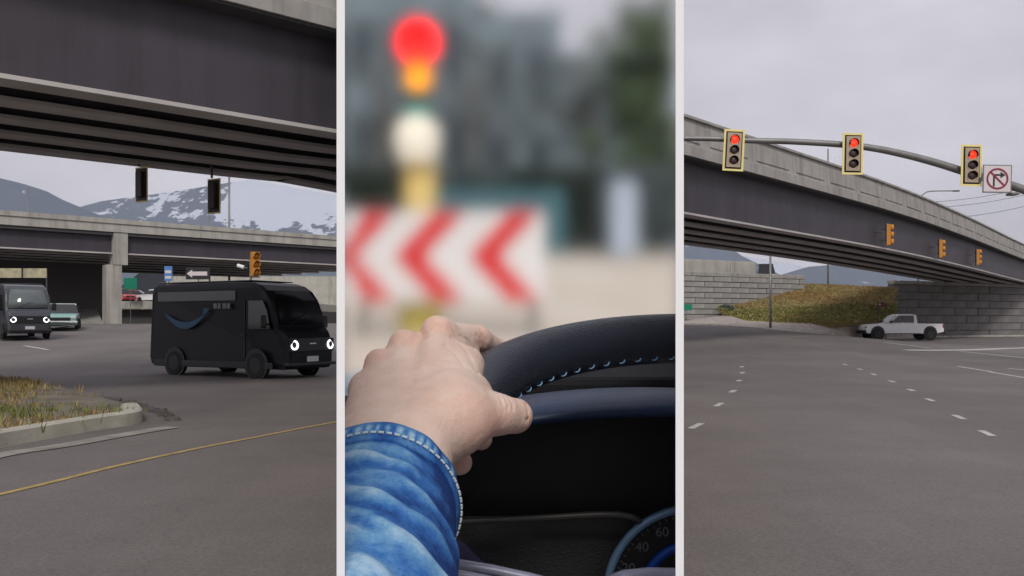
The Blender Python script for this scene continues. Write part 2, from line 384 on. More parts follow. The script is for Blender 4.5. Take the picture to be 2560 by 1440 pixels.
WA, WB = P(2233, 800, 85), P(2640, 800, 97)
panel_wall('abutment_wall', 'grey panelled abutment wall under the overpass behind the pickup', WA, WB, -.1, 5.15, 7, 3.6, mat('abutment_panel_shaded', (.17, .16, .155), .9, var=.22, vscale=.6, bump=.5, bscale=9), seed=3)  # panels darker than the other wall: overpass shade put into their colour
RA, RB = P(1690, 800, 73), P(2010, 800, 80)
panel_wall('retaining_wall', 'grey stone course retaining wall left of the grassy mound', RA, RB, 1.2, 5.35, 9, 2.0, M['mse'], seed=5)
# back-fill behind the retaining wall and the abutment
mb = MB(); a0, b0 = P(1680, 800, 75), P(2250, 800, 86.5)
mb.add([(a0.x, a0.y + .2, 0), (b0.x, b0.y + .4, 0), (b0.x + 25, 220, 0), (a0.x, 220, 0), (a0.x, a0.y + .2, 5.25), (b0.x, b0.y + .4, 4.7), (b0.x + 25, 220, 5.0), (a0.x, 220, 6.2)],
       [(0, 1, 5, 4), (1, 2, 6, 5), (2, 3, 7, 6), (3, 0, 4, 7), (4, 5, 6, 7)])
struct(mb.build('embankment', M['earth']), 'earth embankment carrying the upper road behind the walls')
# pale barrier on top of the retaining wall
o = empty('concrete_barrier', P(1690, 690, 76)); tag(o, 'pale concrete barrier along the top of the retaining wall', 'barrier')
q0 = P(1690, 690, 76); q1 = P(1888, 684, 80.5); o.location = (q0.x, q0.y, 5.4); o.rotation_euler.z = math.atan2(q1.y - q0.y, q1.x - q0.x); Lb = (q1 - q0).length
MB().box(0, Lb, 0, .3, 0, 1.55).build('barrier_body', M['concrete2'], o, bevel=.03)
for k in range(3): MB().box(k * Lb / 3 + .06, (k + 1) * Lb / 3 - .06, -.05, -.003, .15, 1.4).build('barrier_panel', M['concrete2'], o, bevel=.015)

# far overpass on the left
def far_pt(px, py): return P(px, py, 7.5 * FPX / (HZ - py))
f0, f1 = far_pt(0, 527), far_pt(841, 592); dd = (f1 - f0); dd.z = 0
path2 = path_len([Vector((f0.x, f0.y, 0)) - dd * .6, Vector((f0.x, f0.y, 0)) + dd * 1.25], 2.0)
o2 = empty('overpass', (f0.x, f0.y, 0), ws=True); tag(o2, 'far pale concrete overpass with square pier behind the vans', 'overpass')
sweep([(0, 8.10), (.5, 8.10), (.4, 9.0), (.05, 9.0)], path2, 'parapet', M['concrete2'], o2)
sweep(rect(-.06, .5, 8.72, 9.06), path2, 'coping', M['concrete2'], o2)
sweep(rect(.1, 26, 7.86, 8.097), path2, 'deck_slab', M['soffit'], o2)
for k, n0 in enumerate((.6, 3.2, 6.0, 9.0, 12.5, 16, 20, 25)):
    sweep(rect(n0 - .12, n0 + .12, 6.6, 7.857), path2, 'girder_web', M['girder'], o2)
    sweep(rect(n0 - .35, n0 + .35, 6.5, 6.6), path2, 'girder_flange', M['flange'], o2)
pc = P(262, 700, 66.5)
u = dd.normalized(); vN = Vector((-u.y, u.x, 0))
def obox(name, c, hu, hv, z0, z1, m, parent=None, ws=True, bevel=.03):
    mb = MB(); vs = []
    for z in (z0, z1):
        for su, sv in ((-1, -1), (1, -1), (1, 1), (-1, 1)):
            w_ = c + u * hu * su + vN * hv * sv; vs.append((w_.x, w_.y, z))
    mb.add(vs, [(0, 3, 2, 1), (4, 5, 6, 7), (0, 1, 5, 4), (1, 2, 6, 5), (2, 3, 7, 6), (3, 0, 4, 7)])
    return mb.build(name, m, parent, bevel=bevel)
o = empty('bridge_pier', (pc.x, pc.y, 0), ws=True); tag(o, 'square pale concrete pier holding up the far overpass', 'pier')
pcc = Vector((pc.x, pc.y, 0)) - vN * 1.5
obox('pier_head', pcc + u * .45, .52, .5, 5.7, 8.08, M['concrete2'], o)
obox('column', pcc, .55, .45, 0, 5.697, M['concrete2'], o)
# abutment of the far overpass: dark wall behind the van, sloped apron
c_ = Vector((f0.x, f0.y, 0)) + vN * 13 - u * 6
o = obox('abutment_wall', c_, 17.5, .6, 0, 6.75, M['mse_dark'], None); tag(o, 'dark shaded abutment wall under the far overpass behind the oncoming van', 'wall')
mb = MB(); s0 = P(150, 800, 60); s1 = P(240, 800, 62)
mb.add([P(140, 770, 75), P(242, 772, 72), P(262, 818, 63), P(128, 822, 60), P(140, 830, 76), P(242, 830, 73), P(262, 830, 63.2), P(128, 835, 60.2)], [(0, 1, 2, 3), (0, 4, 5, 1), (1, 5, 6, 2), (3, 2, 6, 7), (0, 3, 7, 4)])
tag(mb.build('concrete_apron', M['concrete']), 'sloping pale concrete apron beside the pier', 'apron')
o = MB().prism([(0, 0), (.45, 0), (.3, .35), (.2, 1.15), (.05, 1.15)], 0, 7, 'y').build('concrete_barrier', M['concrete2'], None, bevel=.03)
q = G(238, 815); o.location = (q.x - .6, q.y - 6, hgt(q.x, q.y)); o.rotation_euler.z = R(9); tag(o, 'white tapered concrete barrier at the foot of the pier', 'barrier')
# upper road seen through the far overpass
ux0, ux1 = P(262, 800, 100).x, P(420, 800, 100).x
o = MB().box(ux0 - 3, ux1 + 14, 100, 140, 2.9, 3.85).build('upper_road', M['concrete2']); struct(o, 'raised road slab beyond the far overpass')
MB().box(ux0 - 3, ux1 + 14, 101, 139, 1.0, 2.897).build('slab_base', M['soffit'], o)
for k in range(5):
    MB().box(ux0 - 2.9 + k * 3.6, ux0 + .5 + k * 3.6, 99.9, 99.997, 2.98, 3.78).build('slab_panel', M['concrete2'], o, bevel=.02)
o = MB().box(ux0 - 4, ux1 + 20, 128, 129, 3.86, 8.1).build('backdrop_wall', M['concrete2']); o.name = 'concrete_wall'; tag(o, 'pale plain wall behind the parked red cars', 'wall')

# ---- left traffic island --------------------------------------------------
isl = [G(*q) for q in ((-320, 1185), (-120, 1150), (0, 1122), (130, 1098), (230, 1080), (320, 1066), (345, 1056), (335, 1040), (270, 1015), (170, 988), (60, 968), (-60, 955), (-320, 950))]
isl = [Vector((p.x, p.y, 0)) for p in isl]
front = isl[:8]
KB = [(-.05, .02), (-.03, .16), (.0, .2), (.05, .215), (.2, .215), (.23, .19), (.235, .02)]
kp = catmull(front, 6)
kerb = sweep([(-.17 + a_, z) for a_, z in KB], [p.copy() for p in kp][::-1], 'kerb', M['kerb'], None)
struct(kerb, 'cream concrete kerb round the grassy island'); kerb.name = 'kerb'
gp = catmull([G(*q) for q in ((-200, 1195), (0, 1144), (150, 1121), (300, 1094), (380, 1080), (432, 1072))], 6)
strip('gutter_pan', gp, .30, mat('gutter_concrete', (.26, .245, .215), .9, var=.35, vscale=2.2, detail=8), road, dz=.03)
mb = MB(); cc = sum(isl, Vector()) / len(isl)
ring = catmull(isl + [isl[0]], 4)[:-1]; n_ = len(ring)
vs = [(p.x, p.y, .13) for p in ring] + [(p.x, p.y, 0) for p in ring] + [(cc.x, cc.y, .2)]
fs = [(i, (i + 1) % n_, n_ + (i + 1) % n_, n_ + i) for i in range(n_)] + [(i, (i + 1) % n_, 2 * n_) for i in range(n_)]
M['soil'] = mat('island_soil', (.17, .15, .11), .95, var=.35, vscale=1.5, col2=(.25, .22, .18), bump=.6, bscale=14)
struct(mb.add(vs, fs).build('traffic_island', M['soil']), 'soil and dry grass surface of the kerbed island')
def in_poly(x, y, poly):
    c = False; j = len(poly) - 1
    for i in range(len(poly)):
        if ((poly[i].y > y) != (poly[j].y > y)) and (x < (poly[j].x - poly[i].x) * (y - poly[i].y) / (poly[j].y - poly[i].y) + poly[i].x): c = not c
        j = i
    return c
def grass(name, label, pts, hmin, hmax, mats, wid=.012, blades=5, spread=.08):
    vs = []; fs = []; mi = []
    for (x, y, z, k) in pts:
        for b in range(blades):
            a_ = random.uniform(0, 6.28); h = random.uniform(hmin, hmax); l = random.uniform(.1, .6) * h
            x1, y1 = x + random.gauss(0, spread), y + random.gauss(0, spread); w = wid * random.uniform(.7, 1.5)
            dx, dy = math.cos(a_), math.sin(a_); i = len(vs)
            vs += [(x1 - dy * w, y1 + dx * w, z - .02), (x1 + dy * w, y1 - dx * w, z - .02), (x1 + dx * l * .5 + dy * w * .6, y1 + dy * l * .5 - dx * w * .6, z + h * .6), (x1 + dx * l * .5 - dy * w * .6, y1 + dy * l * .5 + dx * w * .6, z + h * .6), (x1 + dx * l, y1 + dy * l, z + h)]
            fs += [(i, i + 1, i + 2, i + 3), (i + 3, i + 2, i + 4)]; mi += [k, k]
    me = bpy.data.meshes.new(name); me.from_pydata(vs, [], fs)
    for m_ in mats: me.materials.append(m_)
    me.polygons.foreach_set('material_index', mi); o = bpy.data.objects.new(name, me); COL.objects.link(o)
    o['kind'] = 'stuff'; o['label'] = label; o['category'] = 'grass'; return o
M['grass_green'] = mat('grass_green', (.15, .165, .035), .8, var=.3, vscale=2)
M['grass_brown'] = mat('grass_brown', (.29, .19, .07), .85, var=.3, vscale=2)
M['grass_tan'] = mat('grass_tan', (.32, .26, .11), .85, var=.3, vscale=2)
gm = [M['grass_green'], M['grass_brown'], M['grass_tan']]
pts = []
xmin = min(p.x for p in isl); xmax = max(p.x for p in isl); ymin = min(p.y for p in isl); ymax_ = max(p.y for p in isl)
while len(pts) < 2200:
    x, y = random.uniform(xmin, xmax), random.uniform(ymin, ymax_)
    if not in_poly(x, y, isl): continue
    px_ = CX + x / y * FPX; pyy = HZ + EYE / y * FPX
    nv = mnoise.noise(Vector((x * .7, y * .5, 2.2)))
    dens = .95 if px_ < 95 + 60 * nv else (.10 if pyy < 1035 else .5)
    if pyy > 1062 - (px_ - 330) * .27 - 6 and px_ > 0 and random.random() < .8: continue
    if px_ > 130 and pyy < 1050 and nv < .1: dens *= .25
    if random.random() > dens: continue
    k = 0 if (pyy > 1030 and nv > -.15) or random.random() < .2 else (1 if random.random() < .6 else 2)
    pts.append((x, y, .14, k))
grass('grass', 'tufts of brown and green grass on the kerbed island', pts, .04, .15, gm)
# dark edging stones at the far side of the island
edge = catmull([G(*q) for q in ((235, 1001), (300, 1012), (360, 1026), (408, 1040), (432, 1056))], 5)
st = path_len([Vector((p.x, p.y, 0)) for p in edge], .36)
M['stone'] = mat('edging_stone', (.085, .075, .07), .9, var=.3, vscale=6, bump=.4, bscale=20)
for i, p in enumerate(st):
    s = random.uniform(.09, .17); mb = MB(); vs = []
    for (a_, b_) in ((-1, -1), (1, -1), (1, 1), (-1, 1)):
        vs.append((a_ * s * random.uniform(.8, 1.2), b_ * s * .7 * random.uniform(.8, 1.2), -.02))
    for (a_, b_) in ((-1, -1), (1, -1), (1, 1), (-1, 1)):
        vs.append((a_ * s * random.uniform(.5, .8), b_ * s * .5, random.uniform(.04, .10)))
    mb.add(vs, [(0, 3, 2, 1), (4, 5, 6, 7), (0, 1, 5, 4), (1, 2, 6, 5), (2, 3, 7, 6), (3, 0, 4, 7)])
    o = mb.build('edging_stone', M['stone'], road, bevel=.015); o.location = Vector((p.x, p.y, .02)) - wloc(road); o.rotation_euler.z = random.uniform(0, 3)

# ---- road markings --------------------------------------------------------
yl = catmull([G(*q) for q in ((-260, 1303), (0, 1243), (130, 1212), (300, 1169), (500, 1125), (650, 1096), (760, 1074), (850, 1057))], 6)
strip('yellow_edge_line', yl, .085, M['yellow_paint'])
for (px_, py_, dx, dy) in ((1740, 1069, 22, -11), (1797, 1015, 13, -7), (1832, 981, 9, -5), (1848, 954, 6, -3), (1856, 934, 5, -3), (1855, 919, 4, -2),
                           (2467, 1088, 24, 11), (2398, 1047, 20, 9), (2325, 1003, 15, 6), (2278, 978, 13, 4), (2230, 956, 11, 3), (2184, 938, 8, 3), (2150, 925, 8, 2), (2112, 913, 7, 2)):
    strip('lane_dash', [G(px_ - dx * .62, py_ - dy * .62), G(px_ + dx * .62, py_ + dy * .62)], .10 if py_ > 990 else .12, M['white_paint'])
strip('stop_line', catmull([G(*q) for q in ((2265, 877), (2350, 877), (2430, 876), (2500, 873), (2590, 866))], 5), .55, M['white_paint'])
strip('lane_line', [G(2210, 857), G(2330, 872)], .18, M['white_paint'])
strip('lane_line', [G(2400, 880), G(2600, 900)], .16, M['white_paint'])
strip('lane_line', [G(2395, 918), G(2470, 930), G(2600, 953)], .13, M['white_paint'])
strip('lane_line', [G(2520, 923), G(2600, 930)], .14, M['white_paint'])
strip('lane_line', [G(2240, 852), G(2600, 851)], .3, M['white_paint'])
strip('lane_line', [G(60, 866), G(120, 876)], .16, M['white_paint'])
# ---- right side: kerb, gravel, mound --------------------------------------
kr = catmull([Vector((q.x, q.y, 0)) for q in (P(1670, 812, 60), P(1760, 814, 60.5), P(1900, 822, 62), P(2000, 831, 63.5), P(2100, 842, 69), P(2170, 848, 75), P(2300, 850, 82), P(2420, 850, 88), P(2640, 850, 92))], 6)
vs = []; fs = []
for i, p in enumerate(kr):
    d = kr[min(len(kr) - 1, i + 1)] - kr[max(0, i - 1)]; d = Vector((d.x, d.y, 0)).normalized(); nn = Vector((-d.y, d.x, 0))
    for a_, z in ((0, 0), (0, .15), (.02, .17), (.35, .17), (.35, 0)):
        w_ = p + nn * a_; vs.append((w_.x, w_.y, hgt(w_.x, w_.y) + z))
for i in range(len(kr) - 1):
    for k in range(4): fs.append((i * 5 + k, i * 5 + k + 1, i * 5 + 6 + k, i * 5 + 5 + k))
struct(MB().add(vs, fs).build('kerb', M['concrete2']), 'pale kerb curving along the gravel verge before the mound')
M['gravel'] = mat('gravel', (.33, .28, .24), .95, var=.35, vscale=2.5, col2=(.45, .40, .36), bump=.7, bscale=8, detail=9)
vs = []; fs = []; gpx = list(range(1685, 2300, 12))
for px_ in gpx:
    a_ = min(kr, key=lambda q: abs(CX + q.x / q.y * FPX - px_)); Ya = float(np.interp(px_, [1670, 1760, 1900, 2000, 2100, 2170, 2300, 2420], [60, 60.5, 62, 63.5, 69, 75, 82, 88])); xa_ = (px_ - CX) / FPX * (Ya + .3)
    A_ = Vector((xa_, Ya + .3, hgt(xa_, Ya) + .12)); yb = float(np.interp(px_, [1685, 1800, 1830, 1860, 1940, 2100, 2180, 2242, 2300], [806, 790, 791, 801, 806, 807, 802, 800, 842])); Yb = float(np.interp(px_, [1685, 1806, 2020, 2100, 2170, 2236, 2300], [74.5, 72.4, 68.9, 71, 76, 78, 86])); B_ = P(px_, yb - 1.5, Yb + .6)
    for k in range(8):
        q = A_.lerp(B_, k / 7); q.z += .03 * mnoise.noise(q * 1.7); vs.append(q)
for i in range(len(gpx) - 1):
    for k in range(7): fs.append((i * 8 + k, (i + 1) * 8 + k, (i + 1) * 8 + k + 1, i * 8 + k + 1))
struct(MB().add(vs, fs).build('gravel_verge', M['gravel'], smooth=True), 'pinkish gravel verge between kerb and grassy mound')
# mound: face sloping up from the gravel to the embankment
mx0, mx1 = 1806, 2236
low = [(1806, 778), (1825, 791), (1860, 801), (1940, 806), (2020, 808), (2100, 807), (2180, 802), (2242, 795)]
top = [(1806, 772), (1840, 755), (1890, 735), (1950, 718), (2020, 710), (2100, 713), (2180, 717), (2242, 719)]
nx, ny = 90, 26; vs = []; fs = []
def mound_pt(s, t_):
    px_ = mx0 + (mx1 - mx0) * s
    yl_ = np.interp(px_, [p[0] for p in low], [p[1] for p in low]); yt = np.interp(px_, [p[0] for p in top], [p[1] for p in top])
    Yl = 69.0 + 9 * abs(s - .5) ** 1.3 + 5 * sstep(.62, .95, s); Yt = Yl + 3 + 10 * math.sin(math.pi * min(1, s * .9 + .08))
    p = P(px_, yl_ + (yt - yl_) * t_, Yl + (Yt - Yl) * t_)
    b = .35 * math.sin(math.pi * t_); p.z += b + .12 * mnoise.noise(p * .8) * math.sin(math.pi * t_); return p
for j in range(ny):
    for i in range(nx): vs.append(mound_pt(i / (nx - 1), j / (ny - 1)))
for j in range(ny - 1):
    for i in range(nx - 1): fs.append((j * nx + i, j * nx + i + 1, (j + 1) * nx + i + 1, (j + 1) * nx + i))
# skirt
base = len(vs)
for i in range(nx): v = vs[i]; vs.append(Vector((v.x, v.y + .1, v.z - .35)))
for i in range(nx - 1): fs.append((base + i, base + i + 1, i + 1, i))
base = len(vs)
for i in range(nx): v = vs[(ny - 1) * nx + i]; vs.append(Vector((v.x, v.y + 6, v.z - .25)))
for i in range(nx - 1): fs.append(((ny - 1) * nx + i, (ny - 1) * nx + i + 1, base + i + 1, base + i))
M['mound'] = mat('mound_soil', (.21, .18, .05), .95, var=.3, vscale=.35, col2=(.25, .16, .075), bump=.8, bscale=3, detail=10)
struct(MB().add(vs, fs).build('grassy_mound', M['mound'], smooth=True), 'rounded mound of brown and green grass beneath the overpass')
pts = []
for _ in range(11000):
    s, t_ = random.random(), random.random() ** 1.0; p = mound_pt(s, t_)
    nv = mnoise.noise(Vector((p.x * .25, p.y * .25, t_ * 2)))
    k = 0 if (t_ < .42 + .2 * nv and random.random() < .65) else (1 if nv + random.uniform(-.3, .3) > -.05 else 2)
    pts.append((p.x, p.y, p.z, k))
grass('grass', 'brown and green grass covering the mound', pts, .04, .13, gm, wid=.06, blades=3, spread=.2)
def bush(name, label, c, r, n=500, m=None, leaf=.07, group=None):
    vs = []; fs = []
    for _ in range(n):
        v = Vector((random.gauss(0, 1), random.gauss(0, 1), random.gauss(0, 1))).normalized() * r * random.uniform(.55, 1.05); v.z = abs(v.z) * .9
        v.x *= 1.3; v += Vector(c); a_ = Vector((random.gauss(0, 1), random.gauss(0, 1), random.gauss(0, 1))).normalized() * leaf; b_ = a_.orthogonal().normalized() * leaf * .6
        i = len(vs); vs += [v - a_, v + b_, v + a_, v - b_]; fs.append((i, i + 1, i + 2, i + 3))
    o = empty(name, c, ws=True); tag(o, label, 'bush', group)
    MB().add(vs, fs).build('foliage', m or M['leaf_dark'], o)
    MB().tube([Vector(c), Vector(c) + Vector((0, 0, r * .7))], [r * .08, r * .03], 6).build('stem', M['bark'], o); return o
M['leaf_dark'] = mat('leaf_dark', (.05, .07, .055), .7, var=.3, vscale=3)
M['leaf_green'] = mat('leaf_green', (.12, .18, .09), .7, var=.35, vscale=2)
M['leaf_grey'] = mat('leaf_blue_grey', (.13, .165, .165), .7, var=.3, vscale=1.5)
M['bark'] = mat('bark', (.20, .18, .16), .9, var=.3, vscale=8, bump=.5, bscale=30)
pb = mound_pt(.02, .3); bush('bush', 'round dark bush at the left tip of the mound', (pb.x, pb.y - .2, pb.z - .2), .55, 600, leaf=.09)

# ================================================================== SIGNALS AND POLES
def signal_head(name, label, loc, rz, group, backplate=True, lit='red', yellow=False, h=1.0, tilt=0):
    """three-lamp head, front towards local -Y, origin at the centre of the head"""
    o = empty(name, loc, rz); o.rotation_euler.y = tilt; tag(o, label, 'traffic light', group)
    s = h; body = M['sigyellow'] if yellow else M['sigblack']
    MB().box(-.18 * s, .18 * s, 0, .22 * s, -.53 * s, .53 * s).build('housing', body, o, bevel=.02)
    if backplate:
        mb = MB(); mb.box(-.30 * s, .30 * s, .05 * s, .07 * s, -.66 * s, .66 * s); mb.build('backplate', M['sigblack'], o)
        mb = MB()
        for bx in ((-.36, -.29, -.72, .72), (.29, .36, -.72, .72), (-.289, .289, .65, .72), (-.289, .289, -.72, -.65)):
            mb.box(bx[0] * s, bx[1] * s, .03 * s, .049 * s, bx[2] * s, bx[3] * s)
        mb.build('reflective_border', M['reflect'], o)
        MB().box(-.245 * s, .245 * s, -.02 * s, -.003 * s, -.60 * s, .60 * s).build('front_plate', M['sigtan'], o, bevel=.01)
    for k in range(3):
        z = (.36 - .36 * k) * s
        lm = M['red_on'] if (lit == 'red' and k == 0) else (M['amber_off'] if yellow else M['lens_off'])
        q = MB(); ring_ = 16
        vs = [(0, -.075 * s, z)]; fs = []
        for j, (rr, dy) in enumerate(((.07, -.068), (.115, -.05), (.145, -.025))):
            for a_ in range(ring_): t_ = 6.2832 * a_ / ring_; vs.append((rr * s * math.cos(t_), dy * s, z + rr * s * math.sin(t_)))
        for a_ in range(ring_): fs.append((0, 1 + a_, 1 + (a_ + 1) % ring_))
        for j in range(2):
            for a_ in range(ring_): fs.append((1 + j * ring_ + a_, 1 + j * ring_ + (a_ + 1) % ring_, 1 + (j + 1) * ring_ + (a_ + 1) % ring_, 1 + (j + 1) * ring_ + a_))
        lens = q.add(vs, fs).build('lens', lm, o, smooth=True)
        vs = []; fs = []; n_ = 14                          # open-bottom hood
        for dy, rr in ((-.022, .158), (-.15, .152)):
            for a_ in range(n_ + 1):
                t_ = math.pi * (-.15 + 1.3 * a_ / n_); 
                for r2 in (rr, rr - .012): vs.append((r2 * s * math.cos(t_), dy * s, z + r2 * s * math.sin(t_)))
        w_ = 2 * (n_ + 1)
        for a_ in range(n_):
            i = 2 * a_; fs += [(i, i + 2, w_ + i + 2, w_ + i), (i + 1, w_ + i + 1, w_ + i + 3, i + 3), (w_ + i, w_ + i + 2, w_ + i + 3, w_ + i + 1)]
        MB().add(vs, fs).build('hood', body, o, smooth=True)
    return o
YS = 28.0
sig_g = 'lit red signals on the mast arm'
for (px_, py_, lb, tl) in ((1835, 375, 'red traffic light on the mast arm farthest from the turn sign', .05), (2133, 384, 'red traffic light at the middle of the mast arm', .02), (2430, 413, 'red traffic light on the mast arm next to the no right turn sign', .02)):
    signal_head('traffic_light', lb, P(px_, py_, YS - .35), 0, sig_g, h=.90, tilt=tl)
arm = [P(px_, py_, YS) for px_, py_ in ((1702, 346), (1780, 347), (1860, 351), (1980, 354), (2100, 361), (2180, 370), (2260, 386), (2340, 407), (2420, 432), (2500, 455), (2570, 478), (2640, 505), (2680, 545))]
ap = catmull(arm, 4); o = empty('signal_mast', (arm[-1].x, YS, 0), ws=True); tag(o, 'grey curved steel mast arm carrying the red traffic lights', 'mast')
MB().tube(ap, [.075 + .075 * i / (len(ap) - 1) for i in range(len(ap))], 14).build('mast_arm', M['galv'], o, smooth=True)
b_ = arm[-1]; MB().tube([b_ + Vector((0, 0, .1)), Vector((b_.x + .25, YS, 5.0)), Vector((b_.x + .3, YS, 0))], [.16, .2, .26], 14).build('pole', M['galv'], o, smooth=True)
for px_, py_ in ((1835, 351), (2133, 366), (2440, 437)):
    p = P(px_, py_, YS); MB().box(p.x - .06, p.x + .06, YS - .13, YS + .1, p.z - .12, p.z + .12).build('bracket', M['galv_dark'], o)
p = P(2533, 485, YS - .1); MB().box(p.x - .13, p.x + .13, YS - .25, YS + .1, p.z - .04, p.z + .04).build('sensor_box', M['galv'], o, bevel=.02)
# no right turn sign
c = P(2493, 447, YS - .45); s = .84
o = empty('no_right_turn_sign', c, R(-4)); o.rotation_euler.y = R(1.5); tag(o, 'square white no right turn sign with red ring and black arrow', 'sign')
MB().box(-s / 2 - .02, s / 2 + .02, 0, .02, -s / 2 - .02, s / 2 + .02).build('border', M['galv'], o, bevel=.01)
MB().box(-s / 2 + .02, s / 2 - .02, -.008, -.003, -s / 2 + .02, s / 2 - .02).build('sign_face', M['signwhite'], o)
ar = MB(); ar.box(-.13, -.075, -.014, -.009, -.24, .09); ar.box(-.13, .09, -.014, -.009, .0901, .145)
ar.prism([(.09, .22), (.24, .1175), (.09, .015)], -.014, -.009, 'y'); ar.build('arrow', M['signblack'], o)
MB().disc((0, -.016, 0), (0, -1, 0), .275, .33, .004, 40).build('red_ring', M['signred'], o)
sl = MB(); dx_ = .285 * .7071; w_ = .027 * .7071
sl.prism([(-dx_ - w_, dx_ - w_), (-dx_ + w_, dx_ + w_), (dx_ + w_, -dx_ + w_), (dx_ - w_, -dx_ - w_)], -.0205, -.0165, 'y'); sl.build('red_slash', M['signred'], o)
MB().box(-s / 2 - .12, -s / 2 - .021, .0, .03, -.06, .04).build('mount', M['galv_dark'], o)
# heads bolted on the overpass fascia, seen from the side
def on_fascia(px_, py_):
    def off(i):
        d = (path1[i + 1] - path1[i]).normalized(); w_ = path1[i] - Vector((-d.y, d.x, 0)) * .75; return abs(CX + w_.x / w_.y * FPX - px_) if w_.y > 25 else 1e9
    best = min(range(len(path1) - 1), key=off)
    p = path1[best]; d = path1[best + 1] - p; d.normalize(); return p, d
for (px_, py_, lb) in ((2231, 587, 'amber sided traffic light on the girder, largest of the three'), (2352, 622, 'amber sided traffic light on the girder, middle of the three'), (2450, 643, 'amber sided traffic light on the girder, smallest of the three')):
    p, d = on_fascia(px_, py_); nn = Vector((-d.y, d.x, 0)); q = p - nn * .75; q.z = EYE + (HZ - py_) / FPX * q.y
    rz = math.atan2(d.y, d.x) - R(8); o = signal_head('traffic_light', lb, q, R(72), 'traffic lights bolted to the overpass girder', backplate=False, lit='', yellow=True, h=1.08)
    MB().tube([(0, .22, .3), (-.3, .45, .3)], .03, 6).build('bracket', M['galv_dark'], o); MB().tube([(0, .22, -.3), (-.3, .45, -.3)], .03, 6).build('bracket', M['galv_dark'], o)
    MB().box(-.30, .30, .19, .21, -.62, .62).build('backplate', M['sigtan'], o)
    MB().tube([(-.3, .45, .1), (-.5, 1.0, .12), (-.45, 1.7, .02)], .02, 5).build('conduit', M['black'], o)
# poles and street lamps on the right
def pole(name, label, base, topz, r0, r1, cat='pole', arm_=None, group=None):
    o = empty(name, base, ws=True); tag(o, label, cat, group)
    MB().tube([base, Vector((base[0], base[1], topz))], [r0, r1], 10).build('shaft', M['galv'], o, smooth=True)
    MB().box(base[0] - r0 * 1.8, base[0] + r0 * 1.8, base[1] - r0 * 1.8, base[1] + r0 * 1.8, base[2], base[2] + .3).build('base_plate', M['galv_dark'], o, bevel=.02)
    if arm_: 
        MB().tube(arm_, [r1] * (len(arm_) - 1) + [r1 * .7], 8).build('lamp_arm', M['galv'], o, smooth=True)
        e_ = arm_[-1]; MB().box(e_.x - .5, e_.x + .3, e_.y - .15, e_.y + .15, e_.z - .1, e_.z + .06).build('lamp_head', M['galv_dark'], o, bevel=.04)
    return o
b = G(1926, 824); b = Vector((b.x, 64.5, hgt(b.x, 64.5)));  b.x = (1926 - CX) / FPX * 64.5
o = pole('lamp_post', 'thin grey lamp post standing on the gravel before the mound', b, 6.6, .10, .075, 'post')
p = P(2070, 372, 120); b = Vector((p.x, 120, 0)); pole('lamp_post', 'thin grey pole rising behind the overpass parapet', b, p.z, .14, .09, 'post')
Ys = 105; la = catmull([P(2297, 512, Ys), P(2300, 496, Ys), P(2312, 483, Ys), P(2330, 478, Ys), P(2392, 477, Ys)], 5)
b = P(2296, 800, Ys); b.z = 0; pole('street_lamp', 'curved arm street lamp above the overpass near the power lines', b, P(2297, 512, Ys).z, .13, .07, 'street lamp', la)
for (q0, q1, lb) in (((2330, 505), (2600, 461), 'uppermost of the three power lines'), ((2330, 519), (2600, 478), 'middle one of the three power lines'), ((2350, 546), (2600, 506), 'lowest of the three power lines')):
    A_, B_ = P(*q0, 150), P(*q1, 140); ln = [A_.lerp(B_, k / 12) - Vector((0, 0, 1.2 * (1 - (2 * k / 12 - 1) ** 2) * .4)) for k in range(13)]
    A2 = P(2150, q0[1] + 40, 170)
    tag(MB().tube([A2] + ln, .035, 5).build('power_line', M['galv_dark']), lb + ' crossing the sky behind the overpass', 'cable', 'power lines')

# ================================================================== VEHICLES
def wheel(parent, x, y, r, w, hub=True):
    side = 1 if y > 0 else -1
    t_ = MB().tube([(x, y - w / 2, r), (x, y - w / 2 + .02, r), (x, y + w / 2 - .02, r), (x, y + w / 2, r)], [r * .9, r, r, r * .9], 20).build('wheel', M['tyre'], parent, smooth=False)
    MB().disc((x, y + side * (w / 2 + .003), r), (0, side, 0), 0, r * .6, .01, 16).build('hub', M['rim'], t_)
def loft(name, prof, W, m, parent, tumble=.12, taper=None, bevel=.05, z_belt=None):
    """side profile (x,z) extruded across the width, narrowing towards the top"""
    zs = [p[1] for p in prof]; z0 = z_belt if z_belt is not None else min(zs); z1 = max(zs); n = len(prof); vs = []
    for s in (-1, 1):
        for x, z in prof:
            k = max(0, (z - z0) / (z1 - z0 + 1e-6)); w = W / 2 - tumble * k * k
            if taper: w -= taper(x)
            vs.append((x, s * w, z))
    fs = [tuple(range(n)), tuple(range(n, 2 * n))[::-1]] + [(i, (i + 1) % n, n + (i + 1) % n, n + i) for i in range(n)]
    return MB().add(vs, fs).build(name, m, parent, bevel=bevel, bseg=3, smooth=False)
def arc(cx, cz, r, a0, a1, n): return [(cx + r * math.cos(R(a0 + (a1 - a0) * i / n)), cz + r * math.sin(R(a0 + (a1 - a0) * i / n))) for i in range(n + 1)]
